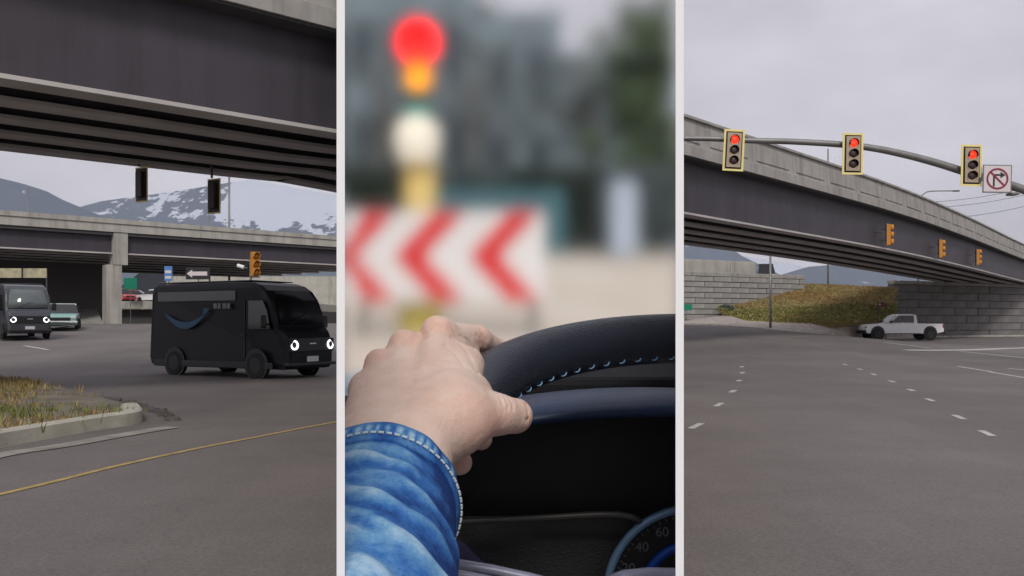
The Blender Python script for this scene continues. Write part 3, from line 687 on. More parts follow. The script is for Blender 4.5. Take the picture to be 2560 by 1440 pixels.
def make_van(name, label, loc, rz, paint, front_glass, group, sc=1.0):
    o = empty(name, loc, rz); o.scale = (sc,) * 3; tag(o, label, 'van', group)
    prof = [(-2.55, .32), (-2.62, .5)] + [(-2.62, 2.25)] + arc(-2.42, 2.34, .2, 180, 90, 4) + [(-1, 2.56), (.7, 2.57), (1.32, 2.54), (1.62, 2.46), (1.86, 2.31), (2.05, 2.06), (2.19, 1.72), (2.29, 1.36), (2.46, 1.22), (2.59, 1.02), (2.64, .75), (2.62, .36), (2.5, .24), (-2.4, .24)]
    loft('body', prof, 1.98, paint, o, tumble=.14, taper=lambda x: max(0, (x - 1.9)) ** 2 * .35, bevel=.07, z_belt=1.1)
    tag_ = MB(); tag_.box(-2.5, 1.2, -.80, .80, 2.573, 2.60).build('roof_panel', M['vangrey'], o, bevel=.02)
    # windscreen
    wsx = [(1.89, 2.275), (2.055, 2.04), (2.195, 1.715), (2.285, 1.40)]; vs = []; nn = len(wsx)
    for (x, z), hw in zip(wsx, (.66, .74, .80, .83)):
        vs += [(x + .025, -hw, z + .015), (x + .035, 0, z + .02), (x + .025, hw, z + .015)]
    fs = []
    for i in range(nn - 1):
        for k in range(2): fs.append((3 * i + k, 3 * i + k + 1, 3 * i + 4 + k, 3 * i + 3 + k))
    w_ = MB().add(vs, fs).build('windscreen', front_glass, o, smooth=True); sm = w_.modifiers.new('s', 'SOLIDIFY'); sm.thickness = .01; sm.offset = 0
    MB().tube([(2.335, -.5, 1.42), (2.245, .2, 1.72)], .012, 5).build('wiper', M['black'], o)
    for s in (-1, 1):
        y = s * .985
        MB().prism([(1.32, 1.30), (2.10, 1.30), (1.99, 1.78), (1.84, 2.04), (1.32, 2.04)], y - .035 if s > 0 else y - .004, y + .004 if s > 0 else y + .035, 'y').build('side_window', M['glass_dark'], o)
        MB().box(1.20, 1.215, y - .02, y + .02, .5, 2.1).build('door_seam', M['black'], o)
        MB().box(1.02, 1.16, y - .015, y + .015, 1.12, 1.16).build('door_handle', M['black'], o, bevel=.005)
        MB().box(-2.4, 2.2, y - .02, y + .02, .26, .42).build('sill_trim', M['black'], o, bevel=.01)
        MB().box(1.98, 2.08, s * 1.14 - .09, s * 1.16 + .09, 1.32, 1.66).build('mirror', M['black'], o, bevel=.04)
        MB().tube([(2.02, s * .9, 1.42), (2.02, s * 1.07, 1.42)], .025, 6).build('mirror_arm', M['black'], o)
        for wx in (-1.55, 1.6):
            MB().disc((wx, s * .972, .36), (0, s, 0), 0, .42, .018, 24).build('wheel_arch', M['black'], o)
            wheel(o, wx, s * .90, .345, .22)
        # round ring headlamp
        hx, hy = 2.545, s * .68
        MB().disc((hx + .095, hy, .88), (1, s * .12, .12), .082, .13, .03, 24).build('headlight', M['headlight'], o)
        MB().box(-2.66, -2.625, s * .80 - .08, s * .80 + .08, 1.1, 1.6).build('tail_light', M['redpaint'], o, bevel=.01)
    MB().box(2.60, 2.655, -.84, .84, .70, 1.06).build('front_fascia', M['black'], o, bevel=.05)
    MB().box(2.64, 2.68, -.20, .20, .44, .58).build('number_plate', M['plate'], o)
    MB().box(2.655, 2.665, -.12, .12, .90, .93).build('badge', M['chrome'], o)
    MB().box(2.5, 2.70, -.9, .9, .33, .42).build('bumper', M['black'], o, bevel=.03)
    return o
VAN_TH = -R(29) - math.atan2(-(610 - CX), FPX) * 0
vc = P(603, 938, 24.8)
van1 = make_van('delivery_van', 'dark delivery van with round white headlights and blue smile decal', (vc.x, vc.y, .02), R(-30), M['vanpaint'], M['glass_dull'], None, 1.0)
# smile decal on the side facing the road (local -Y side)
def smile(parent, y):
    mb = MB(); n = 16; vs = []
    for i in range(n + 1):
        t_ = i / n; x = -1.95 + 1.65 * t_; z = 1.72 - .34 * math.sin(math.pi * t_) ** .9; w = .02 + .075 * math.sin(math.pi * min(1, t_ * 1.05)) ** .8
        for yy in (y - .006, y): vs += [(x, yy, z + w), (x, yy, z - w)]
    fs = []
    for i in range(n):
        q = 4 * i; fs += [(q, q + 1, q + 5, q + 4), (q, q + 4, q + 6, q + 2), (q + 1, q + 3, q + 7, q + 5)]
    mb.add(vs, fs); mb.prism([(-.42, 1.60), (-.16, 1.84), (-.38, 1.86)], y - .006, y, 'y')
    mb.build('smile_decal', M['smile'], parent)
smile(van1, -.978)
for k, w_ in enumerate((.13, .10, .14, .12)): MB().box(-.02 + k * .17, -.02 + k * .17 + w_, -.964, -.957, 1.84, 1.98).build('lettering_block', M['decal'], van1)
MB().box(-2.35, .75, -.905, -.899, 2.06, 2.32).build('side_banner', M['vangrey'], van1)
q = P(44, 846, 42.0); van2 = make_van('delivery_van', 'grey delivery van coming head on with round white headlights', (q.x, q.y, hgt(q.x, q.y) + .02), R(-61 + 11), M['vanblue'], M['glass_sky'], None, .98)

def make_car(name, label, loc, rz, paint, roofm=None, group=None, L_=4.6, W=1.78, H=1.45, classic=False):
    o = empty(name, loc, rz); tag(o, label, 'car', group); h = L_ / 2
    lower = [(-h, .45), (-h + .02, .86), (-h + .25, .95), (-.9, .97), (.75, .93), (h - .3, .84), (h - .02, .70), (h, .42), (h - .12, .24), (-h + .12, .24)]
    loft('body', lower, W, paint, o, tumble=.06, taper=lambda x: max(0, abs(x) - h + .6) ** 2 * .3, bevel=.06)
    cab = [(-1.75, .95), (-1.15, H - .02), (-.6, H), (.1, H - .03), (.95, .92)]
    loft('cabin', cab, W - .12, M['glass_dark'], o, tumble=.2, bevel=.03)
    loft('roof', [(-1.22, H - .05), (-1.1, H + .012), (-.6, H + .025), (.05, H - .01), (.2, H - .10), (.05, H - .11)], W - .38, roofm or paint, o, tumble=.04, bevel=.02)
    for s in (-1, 1):
        for wx in (-1.4, 1.38): wheel(o, wx, s * (W / 2 - .12), .32, .2)
        MB().box(h - .06, h + .012, s * .62 - .14, s * .62 + .14, .58, .72).build('headlight', M['chrome'], o, bevel=.02)
        MB().box(-h - .012, -h + .05, s * .66 - .12, s * .66 + .12, .6, .78).build('tail_light', M['darkred'], o, bevel=.02)
    MB().box(h - .1, h + .06, -W / 2 + .04, W / 2 - .04, .36, .48).build('bumper', M['chrome'] if classic else paint, o, bevel=.03)
    MB().box(h - .02, h + .02, -.5, .5, .50, .66).build('grille', M['black'], o)
    return o
q = P(156, 828, 49.5); make_car('car', 'pale teal old sedan following the grey van', (q.x, q.y, hgt(q.x, q.y) + .02), R(-66), M['teal'], M['palegreen'], classic=True)
for (px_, py_, Yc, mm, rz, lb) in ((302, 752, 104, 'redpaint', -40, 'bright red car parked beyond the far overpass'), (346, 755, 107, 'darkred', 8, 'maroon car parked between the red and white cars'), (384, 757, 106, 'whitepaint', 160, 'white car parked beside the maroon car beyond the overpass')):
    q = P(px_, py_, Yc); make_car('car', lb, (q.x, q.y, 3.853), R(rz), M[mm], None, 'cars parked beyond the far overpass', H=1.5 if mm != 'redpaint' else 1.65)
q = P(1912, 684, 86.5); car = make_car('car', 'dark vehicle behind the barrier on the upper road', (q.x, q.y, 5.1), R(80), M['navy'], None, H=2.0)
# pickup
q = P(2250, 850, 72); o = empty('pickup_truck', (q.x, q.y, hgt(q.x, q.y) + .02), R(180 - 2)); o.scale = (1.0, 1.04, 1.1); tag(o, 'white crew cab pickup truck driving in front of the abutment wall', 'pickup truck')
def notch(profile): return profile
lowp = [(-3.05, .62), (-3.08, 1.22), (-1.05, 1.25), (1.15, 1.27), (1.5, 1.24), (2.7, 1.16), (2.98, 1.05), (3.08, .8), (3.05, .55), (2.75, .5), (2.6, .85), (2.35, 1.02), (1.95, 1.02), (1.72, .85), (1.6, .48), (-1.42, .48), (-1.55, .85), (-1.78, 1.02), (-2.18, 1.02), (-2.4, .85), (-2.52, .52)]
loft('body', lowp, 2.0, M['whitepaint'], o, tumble=.05, bevel=.04)
loft('cab', [(-1.02, 1.23), (-.95, 1.86), (-.6, 1.93), (.25, 1.92), (.55, 1.84), (1.35, 1.26)], 1.86, M['whitepaint'], o, tumble=.16, bevel=.05)
MB().box(-2.98, -1.12, -.82, .82, 1.258, 1.27).build('bed_cover', M['black'], o)
for s in (-1, 1):
    y = s * .885
    MB().prism([(-.72, 1.30), (.15, 1.30), (.15, 1.82), (-.70, 1.82)], y - .06, y + .06, 'y').build('side_window', M['glass_dark'], o)
    MB().prism([(.2, 1.30), (1.08, 1.30), (.55, 1.74), (.40, 1.82), (.2, 1.82)], y - .06, y + .06, 'y').build('side_window', M['glass_dark'], o)
    MB().box(1.05, 1.22, s * 1.08 - .1, s * 1.08 + .1, 1.26, 1.46).build('mirror', M['black'], o, bevel=.03)
    MB().box(-1.3, 1.5, s * .99 - .02, s * .99 + .02, .47, .53).build('side_step', M['black'], o)
    for dx_ in (.12, -.78): MB().box(dx_ - .1, dx_ + .1, s * 1.0 - .02, s * 1.0 + .02, 1.08, 1.13).build('door_handle', M['chrome'], o)
    MB().box(-3.1, -2.95, s * .9 - .08, s * .9 + .08, .9, 1.2).build('tail_light', M['darkred'], o, bevel=.02)
    MB().box(2.9, 3.06, s * .8 - .16, s * .8 + .16, .88, 1.02).build('headlight', M['chrome'], o, bevel=.02)
    for wx in (-1.98, 2.15):
        MB().disc((wx, s * .93, .52), (0, s, 0), 0, .54, .075, 24).build('wheel_arch', M['black'], o)
        wheel(o, wx, s * .90, .44, .3)
MB().box(-3.2, -3.05, -.95, .95, .52, .72).build('rear_bumper', M['black'], o, bevel=.03)
MB().box(2.95, 3.15, -.98, .98, .48, .74).build('front_bumper', M['black'], o, bevel=.04)
MB().prism([(.60, 1.80), (1.30, 1.29), (1.33, 1.31), (.63, 1.83)], -.76, .76, 'y').build('windscreen', M['glass_dark'], o)

# ================================================================== LEFT: SIGNALS, SIGNS, POLES
for (px_, py_, lb) in ((356, 462, 'dark traffic light hanging below the overpass against the sky'), (537, 491, 'dark traffic light hanging below the overpass before the mountain')):
    o = signal_head('traffic_light', lb, P(px_, py_, 22.6), R(152), 'dark traffic lights below the overpass', backplate=True, lit='', h=.62)
    MB().tube([(0, .1, .45), (0, .1, .78)], .03, 6).build('hanger', M['galv_dark'], o)
c = P(640, 660, 39)
o = signal_head('traffic_light', 'amber traffic light on a pole behind the dark delivery van', c, R(38), None, backplate=False, lit='', yellow=True, h=1.0)
MB().tube([(-.1, .35, -.2), (-.1, .35, -3.9)], .06, 8).build('pole', M['galv'], o)
MB().tube([(-.1, .35, .2), (-.1, .35, -.2)], .06, 8).build('pole_top', M['galv'], o); MB().tube([(0, .2, 0), (-.1, .35, 0)], .03, 6).build('bracket', M['galv_dark'], o)
p = P(603, 667, 39.6); o = empty('traffic_camera', p, ws=True); tag(o, 'small white camera bracketed off the amber signal pole', 'camera')
MB().tube([p + Vector((-.17, 0, .06)), p + Vector((.12, 0, -.03))], .09, 10).build('camera_body', M['whitepaint'], o, smooth=False); MB().tube([p + Vector((.1, 0, -.03)), p + Vector((.3, -.05, -.06))], .025, 6).build('bracket', M['galv'], o)
def post_sign(name, label, px_, py_, Y, w, h, face, post=True, deco=None, rz=0):
    c = P(px_, py_, Y); gz = hgt(c.x, c.y); o = empty(name, (c.x, c.y, gz), rz); tag(o, label, 'sign'); zc = c.z - gz
    MB().box(-w / 2, w / 2, -.02, 0, zc - h / 2, zc + h / 2).build('sign_face', face, o, bevel=.01)
    if post: MB().tube([(0, .04, 0), (0, .04, zc + h * .3)], .035, 8).build('post', M['galv'], o)
    if deco: deco(o, zc)
    return o
def d_blue(o, z): MB().box(-.15, .15, -.028, -.0205, z + .02, z + .16).build('pale_band', M['signwhite'], o); MB().box(-.15, .15, -.028, -.0205, z - .25, z - .12).build('pale_band', M['signwhite'], o)
def d_arrow(o, z): MB().box(-.28, .48, -.03, -.0205, z - .10, z + .10).build('arrow_shaft', M['signwhite'], o); MB().prism([(-.56, z), (-.285, z + .2), (-.285, z - .2)], -.03, -.0205, 'y').build('arrow_head', M['signwhite'], o)
post_sign('sign', 'small blue sign above the dark delivery van', 421, 684, 44, .40, .72, M['signblue'], deco=d_blue)
post_sign('one_way_sign', 'black and white arrow sign pointing left above the dark van', 495, 684, 44, 1.24, .58, M['signblack'], deco=d_arrow, rz=R(-4))
def d_green(o, z): MB().box(-.1, .55, -.03, -.0205, z - .1, z + .18).build('pale_band', M['signwhite'], o) if False else None
post_sign('sign', 'green road sign above the red parked cars', 326, 709, 98, 1.5, 1.25, M['signgreen'])
post_sign('street_sign', 'thin sign post in front of the parked cars', 296, 755, 70, .3, .3, M['galv'])
c = P(56, 683, 58); o = empty('banner', (c.x, c.y, hgt(c.x, c.y)), R(2)); tag(o, 'wide printed banner standing behind the grey van', 'banner')
zc = c.z - hgt(c.x, c.y); MB().box(-1.7, 1.55, 0, .05, zc - .3, zc + .32).build('banner_face', M['billboard'], o); MB().box(-.05, .05, -.03, -.003, zc - .3, zc + .32).build('banner_joint', M['black'], o)
for s in (-1.6, 1.5): MB().tube([(s, .1, 0), (s, .1, zc + .3)], .05, 6).build('post', M['galv_dark'], o)
p = P(573, 447, 96); pole('lamp_post', 'tall dark pole rising before the snow streaked mountain', Vector((p.x, 96, 0)), p.z + 3, .14, .1, 'post')
p = P(524, 540, 90); pole('lamp_post', 'short thin pole under the hanging traffic light', Vector((p.x, 90, 0)), p.z, .1, .07, 'post')
p = P(69, 468, 110); pole('lamp_post', 'thin pole before the dark foothill', Vector((p.x, 110, 0)), p.z, .1, .07, 'post')
# right small signs
c = P(2205, 765, 76.5); gz = hgt(c.x, c.y); o = empty('sign', (c.x, c.y, gz), R(10)); tag(o, 'small dark red sign on two posts behind the pickup bonnet', 'sign'); zc = c.z - gz
MB().box(-.42, .20, -.03, 0, zc - .05, zc + .30).build('sign_face', M['signbrown'], o); MB().box(.205, .50, -.03, 0, zc - .16, zc + .22).build('sign_face', M['signbrown'], o); MB().box(-.3, -.16, -.036, -.0305, zc + .08, zc + .2).build('pale_mark', M['signwhite'], o)
for s in (-.36, .36): MB().tube([(s, .04, 0), (s, .04, zc + .25)], .045, 6).build('post', M['galv_dark'], o)
post_sign('sign', 'small green sign before the retaining wall', 1716, 768, 70, .9, .5, M['signgreen'])

# ================================================================== MIDDLE: BANK, TREES, CHEVRON BOARD, SIGNAL
LIM0, LIM1 = (853 - CX) / FPX, (1697 - CX) / FPX             # the bay is seen between the two white divider boards
M['sand'] = mat('sandy_bank', (.60, .52, .42), .95, var=.1, vscale=1.2, col2=(.66, .61, .53), bump=.3, bscale=12)
M['retain'] = mat('island_wall', (.32, .30, .28), .9, var=.15, vscale=2)
rows = [(2.6, 0.03), (3.4, .75), (5.0, 1.18), (7.0, 1.45), (9.5, 1.85), (12.0, 2.35), (13.5, 2.55), (18.5, 2.6)]
vs = []; fs = []; nx = 14
for (Y, z) in rows:
    for i in range(nx):
        t_ = i / (nx - 1); x = (LIM0 + (LIM1 - LIM0) * t_) * Y; vs.append((x, Y, z + .05 * mnoise.noise(Vector((x, Y, 0)))))
for j in range(len(rows) - 1):
    for i in range(nx - 1): fs.append((j * nx + i, j * nx + i + 1, (j + 1) * nx + i + 1, (j + 1) * nx + i))
nb = len(vs)
for j, (Y, z) in enumerate(rows):
    for t_ in (LIM0, LIM1): vs.append((t_ * Y, Y, 0))
for j in range(len(rows) - 1):
    fs += [(j * nx, (j + 1) * nx, nb + 2 * j + 2, nb + 2 * j), (j * nx + nx - 1, nb + 2 * j + 1, nb + 2 * j + 3, (j + 1) * nx + nx - 1)]
struct(MB().add(vs, fs).build('sandy_bank', M['sand']), 'pale sandy bank rising between the two road branches')
def bankz(Y): return float(np.interp(Y, [r_[0] for r_ in rows], [r_[1] for r_ in rows]))
YB = 6.5
# chevron board
M['chev_white'] = mat('board_white', (.80, .79, .77), .6, var=.04, vscale=3)
M['chev_red'] = mat('board_red', (.75, .008, .012), .6)
M['post_yellow'] = mat('post_pale_yellow', (.72, .53, .18), .6, var=.06, vscale=3)
M['cream'] = mat('cream_lamp', (.9, .84, .7), .5, emit=(1, .93, .72), estr=.2)
M['base_yellow'] = mat('base_yellow', (.70, .58, .12), .6)
bl, br = P(852, 528, YB), P(1362, 753, YB)
o = empty('chevron_board', ((bl.x + br.x) / 2, YB, bankz(YB)), ws=True); tag(o, 'red and white chevron board pointing left beyond the windscreen', 'road sign')
MB().box(bl.x, br.x, YB, YB + .05, br.z, bl.z).build('board', M['chev_white'], o, bevel=.01)
hb = bl.z - br.z; zc = (bl.z + br.z) / 2
for apx in (812, 985, 1172):
    ax = P(apx, 643, YB).x; w_ = P(75 + CX, 0, YB).x; rn = P(100 + CX, 0, YB).x
    poly = [(ax, zc), (ax + rn, bl.z - .01), (ax + rn + w_, bl.z - .01), (ax + w_, zc), (ax + rn + w_, br.z + .01), (ax + rn, br.z + .01)]
    poly = [(max(bl.x + .005, x), z) for x, z in poly]
    mb = MB(); a_ = [(poly[0]), (poly[1]), (poly[2]), (poly[3])]; b_ = [poly[3], poly[4], poly[5], poly[0]]
    mb.prism(a_, YB - .012, YB - .003, 'y'); mb.prism(b_, YB - .012, YB - .003, 'y'); mb.build('chevron', M['chev_red'], o)
for x in (bl.x + .15, br.x - .08): MB().tube([(x, YB + .1, bankz(YB) - .1), (x, YB + .1, bl.z - .1)], .03, 8).build('leg', M['galv'], o)
# signal post
pxx = P(1050, 0, YB + .35).x; Yp = YB + .35
o = empty('traffic_light', (pxx, Yp, bankz(Yp)), ws=True); tag(o, 'large red traffic light on a pale yellow post beyond the windscreen', 'traffic light')
MB().tube([(pxx, Yp, bankz(Yp) - .1), (pxx, Yp, P(0, 360, Yp).z)], .125, 16).build('post', M['post_yellow'], o, smooth=True)
cc_ = P(1042, 350, Yp - .1); mb = MB(); prof = [(0, .18), (.09, .165), (.15, .11), (.175, .03), (.175, -.03), (.15, -.12), (.125, -.18)]
vs = []; fs = []
for rr, dz in prof:
    for k in range(20): t_ = 6.2832 * k / 20; vs.append((cc_.x + rr * math.cos(t_), cc_.y + rr * math.sin(t_), cc_.z + dz))
for j in range(len(prof) - 1):
    for k in range(20): fs.append((j * 20 + k, j * 20 + (k + 1) % 20, (j + 1) * 20 + (k + 1) % 20, (j + 1) * 20 + k))
MB().add(vs, fs).build('round_lamp', M['cream'], o, smooth=True)
M['sig_red'] = mat('big_red_lamp', (.9, 0, 0), .4, emit=(1, .0, .0), estr=3)
M['sig_amber'] = mat('big_amber_lamp', (.9, .4, .02), .4, emit=(1, .36, .01), estr=1.0)
M['sig_green'] = mat('big_green_lamp', (.10, .50, .45), .35)
M['sig_grey'] = mat('signal_blue_grey', (.13, .17, .19), .6)
hz0, hz1 = P(0, 300, Yp).z, P(0, 45, Yp).z
MB().box(pxx - .19, pxx + .19, Yp - .12, Yp + .12, hz0, hz1).build('housing', M['sig_grey'], o, bevel=.03)
for (py_, m_, rr) in ((106, 'sig_red', .142), (192, 'sig_amber', .10), (270, 'sig_green', .10)):
    z = P(0, py_, Yp - .13).z; MB().disc((pxx, Yp - .125, z), (0, -1, 0), 0, rr, .02, 24).build('lens', M[m_], o)
    vs = []; fs = []
    for dy in (-.125, -.26):
        for k in range(13): t_ = math.pi * k / 12; vs.append((pxx + rr * 1.1 * math.cos(t_), Yp + dy, z + rr * 1.1 * math.sin(t_)))
    for k in range(12): fs.append((k, k + 1, 14 + k, 13 + k))
    h_ = MB().add(vs, fs).build('hood', M['sig_grey'], o); sm = h_.modifiers.new('s', 'SOLIDIFY'); sm.thickness = .008
MB().tube([(pxx, Yp - .02, bankz(Yp) - .05), (pxx, Yp - .02, P(0, 748, Yp).z), (pxx, Yp - .02, P(0, 735, Yp).z)], [.17, .16, .12], 16).build('post_base', M['base_yellow'], o, smooth=True)
# pale cabinet and teal panel
c = P(1558, 655, 12.2); o = empty('utility_cabinet', (c.x, 12.2, bankz(12.2))); tag(o, 'tall pale blue cabinet on the bank beside the trees', 'cabinet')
MB().box(-.19, .19, -.15, .15, 0, 1.05).build('cabinet_body', mat('cabinet_pale_blue', (.42, .50, .60), .5), o, bevel=.06)
MB().box(-.15, .15, -.162, -.152, .1, .95).build('cabinet_door', mat('cabinet_door_blue', (.46, .54, .64), .5), o, bevel=.01)
c = P(1240, 500, 12.6); o = empty('hoarding', (c.x, 12.6, bankz(12.6) - .3)); tag(o, 'low dark teal hoarding behind the chevron board', 'hoarding')
for k in range(4): MB().box(-1.0 + k * .5, -.52 + k * .5, 0, .04, 0, 1.25).build('hoarding_panel', mat('hoarding_teal', (.05, .15, .18), .6), o, bevel=.01)
# pale blue grey building across the end of the bank
M['facade'] = mat('blue_grey_render', (.22, .285, .32), .85, var=.25, vscale=.7, detail=6); M['facade_win'] = mat('window_glass', (.05, .07, .09), .2)
o = empty('building', (0, 18.9, 2.5), ws=True); tag(o, 'blue grey building standing behind the trees on the bank', 'building')
def bx(p0, p1, top_, Y0, Y1, name, m, z0=2.3):
    vs = []
    for Y_ in (Y0, Y1):
        for px_ in (p0, p1): vs.append((P(px_, 0, Y_).x, Y_, z0))
    zt = P(0, top_, Y0).z; vs += [(x, y, zt) for x, y, _ in vs]
    return MB().add(vs, [(0, 1, 3, 2), (4, 6, 7, 5), (0, 4, 5, 1), (1, 5, 7, 3), (3, 7, 6, 2), (2, 6, 4, 0)]).build(name, m, o)
bx(853, 1195, -60, 18.2, 19.6, 'wall', M['facade']); bx(1197, 1400, 30, 18.5, 19.6, 'wall', M['facade']); bx(1402, 1696, 130, 18.35, 19.6, 'wall', M['facade'])
for (p0, p1, t0, t1, Yw) in ((880, 930, 60, 190, 18.2), (970, 1020, 60, 190, 18.2), (1110, 1160, 60, 190, 18.2), (880, 930, 290, 420, 18.2), (970, 1020, 290, 420, 18.2), (1110, 1160, 290, 420, 18.2), (1225, 1275, 130, 250, 18.5), (1320, 1370, 130, 250, 18.5), (1225, 1275, 340, 450, 18.5), (1320, 1370, 340, 450, 18.5), (1430, 1480, 220, 330, 18.35), (1520, 1570, 220, 330, 18.35)):
    a_, b_ = P(p0, t1, Yw), P(p1, t0, Yw); w_ = MB().box(a_.x - .05, b_.x + .05, Yw - .06, Yw - .003, a_.z - .06, b_.z + .06).build('window_frame', M['facade'], o); MB().box(a_.x, b_.x, Yw - .068, Yw - .062, a_.z, b_.z).build('pane', M['facade_win'], None).parent = w_
    w_.children[0].location = -Vector((0, 0, 0)); w_.children[0].matrix_parent_inverse = Matrix.Identity(4)
# trees
def tree(name, label, base, h, crown, m, n, leaf, group='trees on the sandy bank', trunk=.09, lean=0):
    o = empty(name, base, ws=True); tag(o, label, 'tree', group); b = Vector(base); vs = []; fs = []; mb = MB()
    tp = b + Vector((lean, 0, h * .8)); mb.tube([b - Vector((0, 0, .1)), b.lerp(tp, .5) + Vector((.05, 0, 0)), tp], [trunk, trunk * .7, trunk * .25], 8)
    clumps = []
    for (cx_, cz_, r_, k) in crown:
        for _ in range(k):
            v = Vector((random.gauss(0, .5), random.gauss(0, .5), random.gauss(0, .5))); clumps.append((Vector((cx_, b.y + v.y * .9, cz_)) + Vector((v.x * r_, 0, v.z * r_)), r_ * random.uniform(.22, .42)))
    for c_, r_ in clumps[::4]:
        if LIM0 * c_.y < c_.x < LIM1 * c_.y: mb.tube([b.lerp(tp, random.uniform(.4, .95)), c_], [trunk * .3, trunk * .08], 5)
    mb.build('trunk', M['bark'], o, smooth=True)
    per = max(1, n // max(1, len(clumps)))
    for c_, r_ in clumps:
        for _ in range(per):
            v = Vector((random.gauss(0, 1), random.gauss(0, 1), random.gauss(0, .8))) * r_ * .55 + c_
            if not (LIM0 * v.y + .03 < v.x < LIM1 * v.y - .03): continue
            a_ = Vector((random.gauss(0, 1), random.gauss(0, 1), random.gauss(0, .6))).normalized() * leaf; c2 = a_.orthogonal().normalized() * leaf * .55
            i = len(vs); vs += [v - a_, v + c2, v + a_, v - c2]; fs.append((i, i + 1, i + 2, i + 3))
    MB().add(vs, fs).build('crown', m, o); return o
def tz(py_, Y): return P(0, py_, Y).z
def tx(px_, Y): return P(px_, 0, Y).x
Y = 14.2
tree('tree', 'leafy green tree on the bank nearest the right divider board', (tx(1640, Y), Y, 2.55), 5, [(tx(1640, Y), tz(120, Y), .8, 26), (tx(1600, Y), tz(300, Y), .75, 22), (tx(1655, Y), tz(420, Y), .5, 14), (tx(1590, Y), tz(180, Y), .6, 14)], M['leaf_green'], 5500, .075)
Y = 15.4
tree('tree', 'grey stemmed tree on the bank with dark blue green crown', (tx(1500, Y), Y, 2.55), 4.6, [(tx(1420, Y), tz(330, Y), .8, 22), (tx(1470, Y), tz(220, Y), .7, 16), (tx(1540, Y), tz(420, Y), .6, 14), (tx(1330, Y), tz(230, Y), .7, 14)], M['leaf_grey'], 1300, .07, trunk=.12, lean=-.25)
Y = 16.4
tree('tree', 'tall dark tree on the bank behind the traffic light post', (tx(1180, Y), Y, 2.6), 5.2, [(tx(1180, Y), tz(60, Y), .7, 20), (tx(1290, Y), tz(120, Y), .7, 18), (tx(1120, Y), tz(240, Y), .9, 22), (tx(1260, Y), tz(330, Y), .8, 18)], M['leaf_grey'], 900, .07)
Y = 17.0
tree('tree', 'dark tree on the bank nearest the left divider board', (tx(950, Y), Y, 2.6), 5.5, [(tx(930, Y), tz(80, Y), .9, 24), (tx(960, Y), tz(260, Y), .9, 24), (tx(1020, Y), tz(400, Y), .7, 16), (tx(900, Y), tz(420, Y), .6, 14)], M['leaf_grey'], 700, .07)
# low hedge along the top of the bank
for k, (p0, p1) in enumerate(((858, 1060), (1062, 1270), (1272, 1480), (1482, 1692))):
    Y = 13.2; vs = []; fs = []; x0, x1 = tx(p0, Y), tx(p1, Y)
    for _ in range(5200):
        v = Vector((random.uniform(x0, x1), Y + random.uniform(-.35, .35), 2.5 + 1.05 * random.random() ** .7 + .25 * math.sin(random.random() * 3)))
        a_ = Vector((random.gauss(0, 1), random.gauss(0, 1), random.gauss(0, .6))).normalized() * .06; c2 = a_.orthogonal().normalized() * .035
        i = len(vs); vs += [v - a_, v + c2, v + a_, v - c2]; fs.append((i, i + 1, i + 2, i + 3))
    o = empty('hedge', ((x0 + x1) / 2, Y, 2.5), ws=True)
    tag(o, ('dark hedge on the bank at the left divider board', 'dark hedge on the bank behind the second red chevron', 'dark hedge on the bank just right of the chevron board', 'dark hedge on the bank behind the pale blue cabinet')[k], 'hedge', 'hedge along the bank')
    MB().add(vs, fs).build('foliage', M['leaf_grey'] if k % 2 else M['leaf_dark'], o)
    mb = MB()
    for j in range(6): x = x0 + (x1 - x0) * (j + .5) / 6; mb.tube([(x, Y, 2.4), (x + .05, Y, 3.1)], [.03, .01], 5)
    mb.build('stem', M['bark'], o)

# ================================================================== MIDDLE: CAR CABIN
def clip_obj(o, planes):
    bm = bmesh.new(); bm.from_mesh(o.data)
    for co, no in planes:
        bmesh.ops.bisect_plane(bm, geom=bm.verts[:] + bm.edges[:] + bm.faces[:], plane_co=co, plane_no=no, clear_outer=True)
    bm.to_mesh(o.data); bm.free(); return o
aL = math.atan(LIM0); aR = math.atan(LIM1); EYEV = Vector((0, 0, EYE))
PLN = [(EYEV, Vector((-math.cos(aL), math.sin(aL), 0))), (EYEV, Vector((math.cos(aR), -math.sin(aR), 0)))]
cabin = empty('car_cabin', (0, .9, .0), ws=True); tag(cabin, 'car cockpit with leather steering wheel, dark dashboard and fogged windscreen', 'car interior')
M['divider_white'] = mat('white_board', (.93, .93, .93), .6, var=.012, vscale=4)
def cpart(mb, name, m, parent=None, smooth=False, bevel=0, clip=True, bseg=2):
    o = mb.build(name, m, None, smooth)
    if clip: clip_obj(o, PLN)
    if bevel:
        b = o.modifiers.new('bevel', 'BEVEL'); b.width = bevel; b.segments = bseg; b.limit_method = 'ANGLE'; b.angle_limit = R(35)
    p_ = parent or cabin
    o.parent = p_; o.location = -(Vector(cabin.location)) if p_ is cabin else Vector((0, 0, 0)); return o
PY0, PY1 = .325, 1.34
for (pa, pb) in ((841.5, 862), (1689, 1709.5)):  # stand-in boards for the white gutters between the three views
    ta, tb = math.atan((pa - CX) / FPX), math.atan((pb - CX) / FPX); tm = (ta + tb) / 2
    d = Vector((math.sin(tm), math.cos(tm), 0)); s = Vector((d.y, -d.x, 0)); w = math.tan((tb - ta) / 2) * PY0 / math.cos(tm)
    vs = []
    for z in (0.0, 1.70):
        for q0, q1 in ((PY0, -1), (PY0, 1), (PY1, 1), (PY1, -1)): v = d * (q0 / math.cos(tm)) + s * w * q1; vs.append((v.x, v.y, z))
    cpart(MB().add(vs, [(0, 3, 2, 1), (4, 5, 6, 7), (0, 1, 5, 4), (1, 2, 6, 5), (2, 3, 7, 6), (3, 0, 4, 7)]), 'divider_board', M['divider_white'], clip=False)
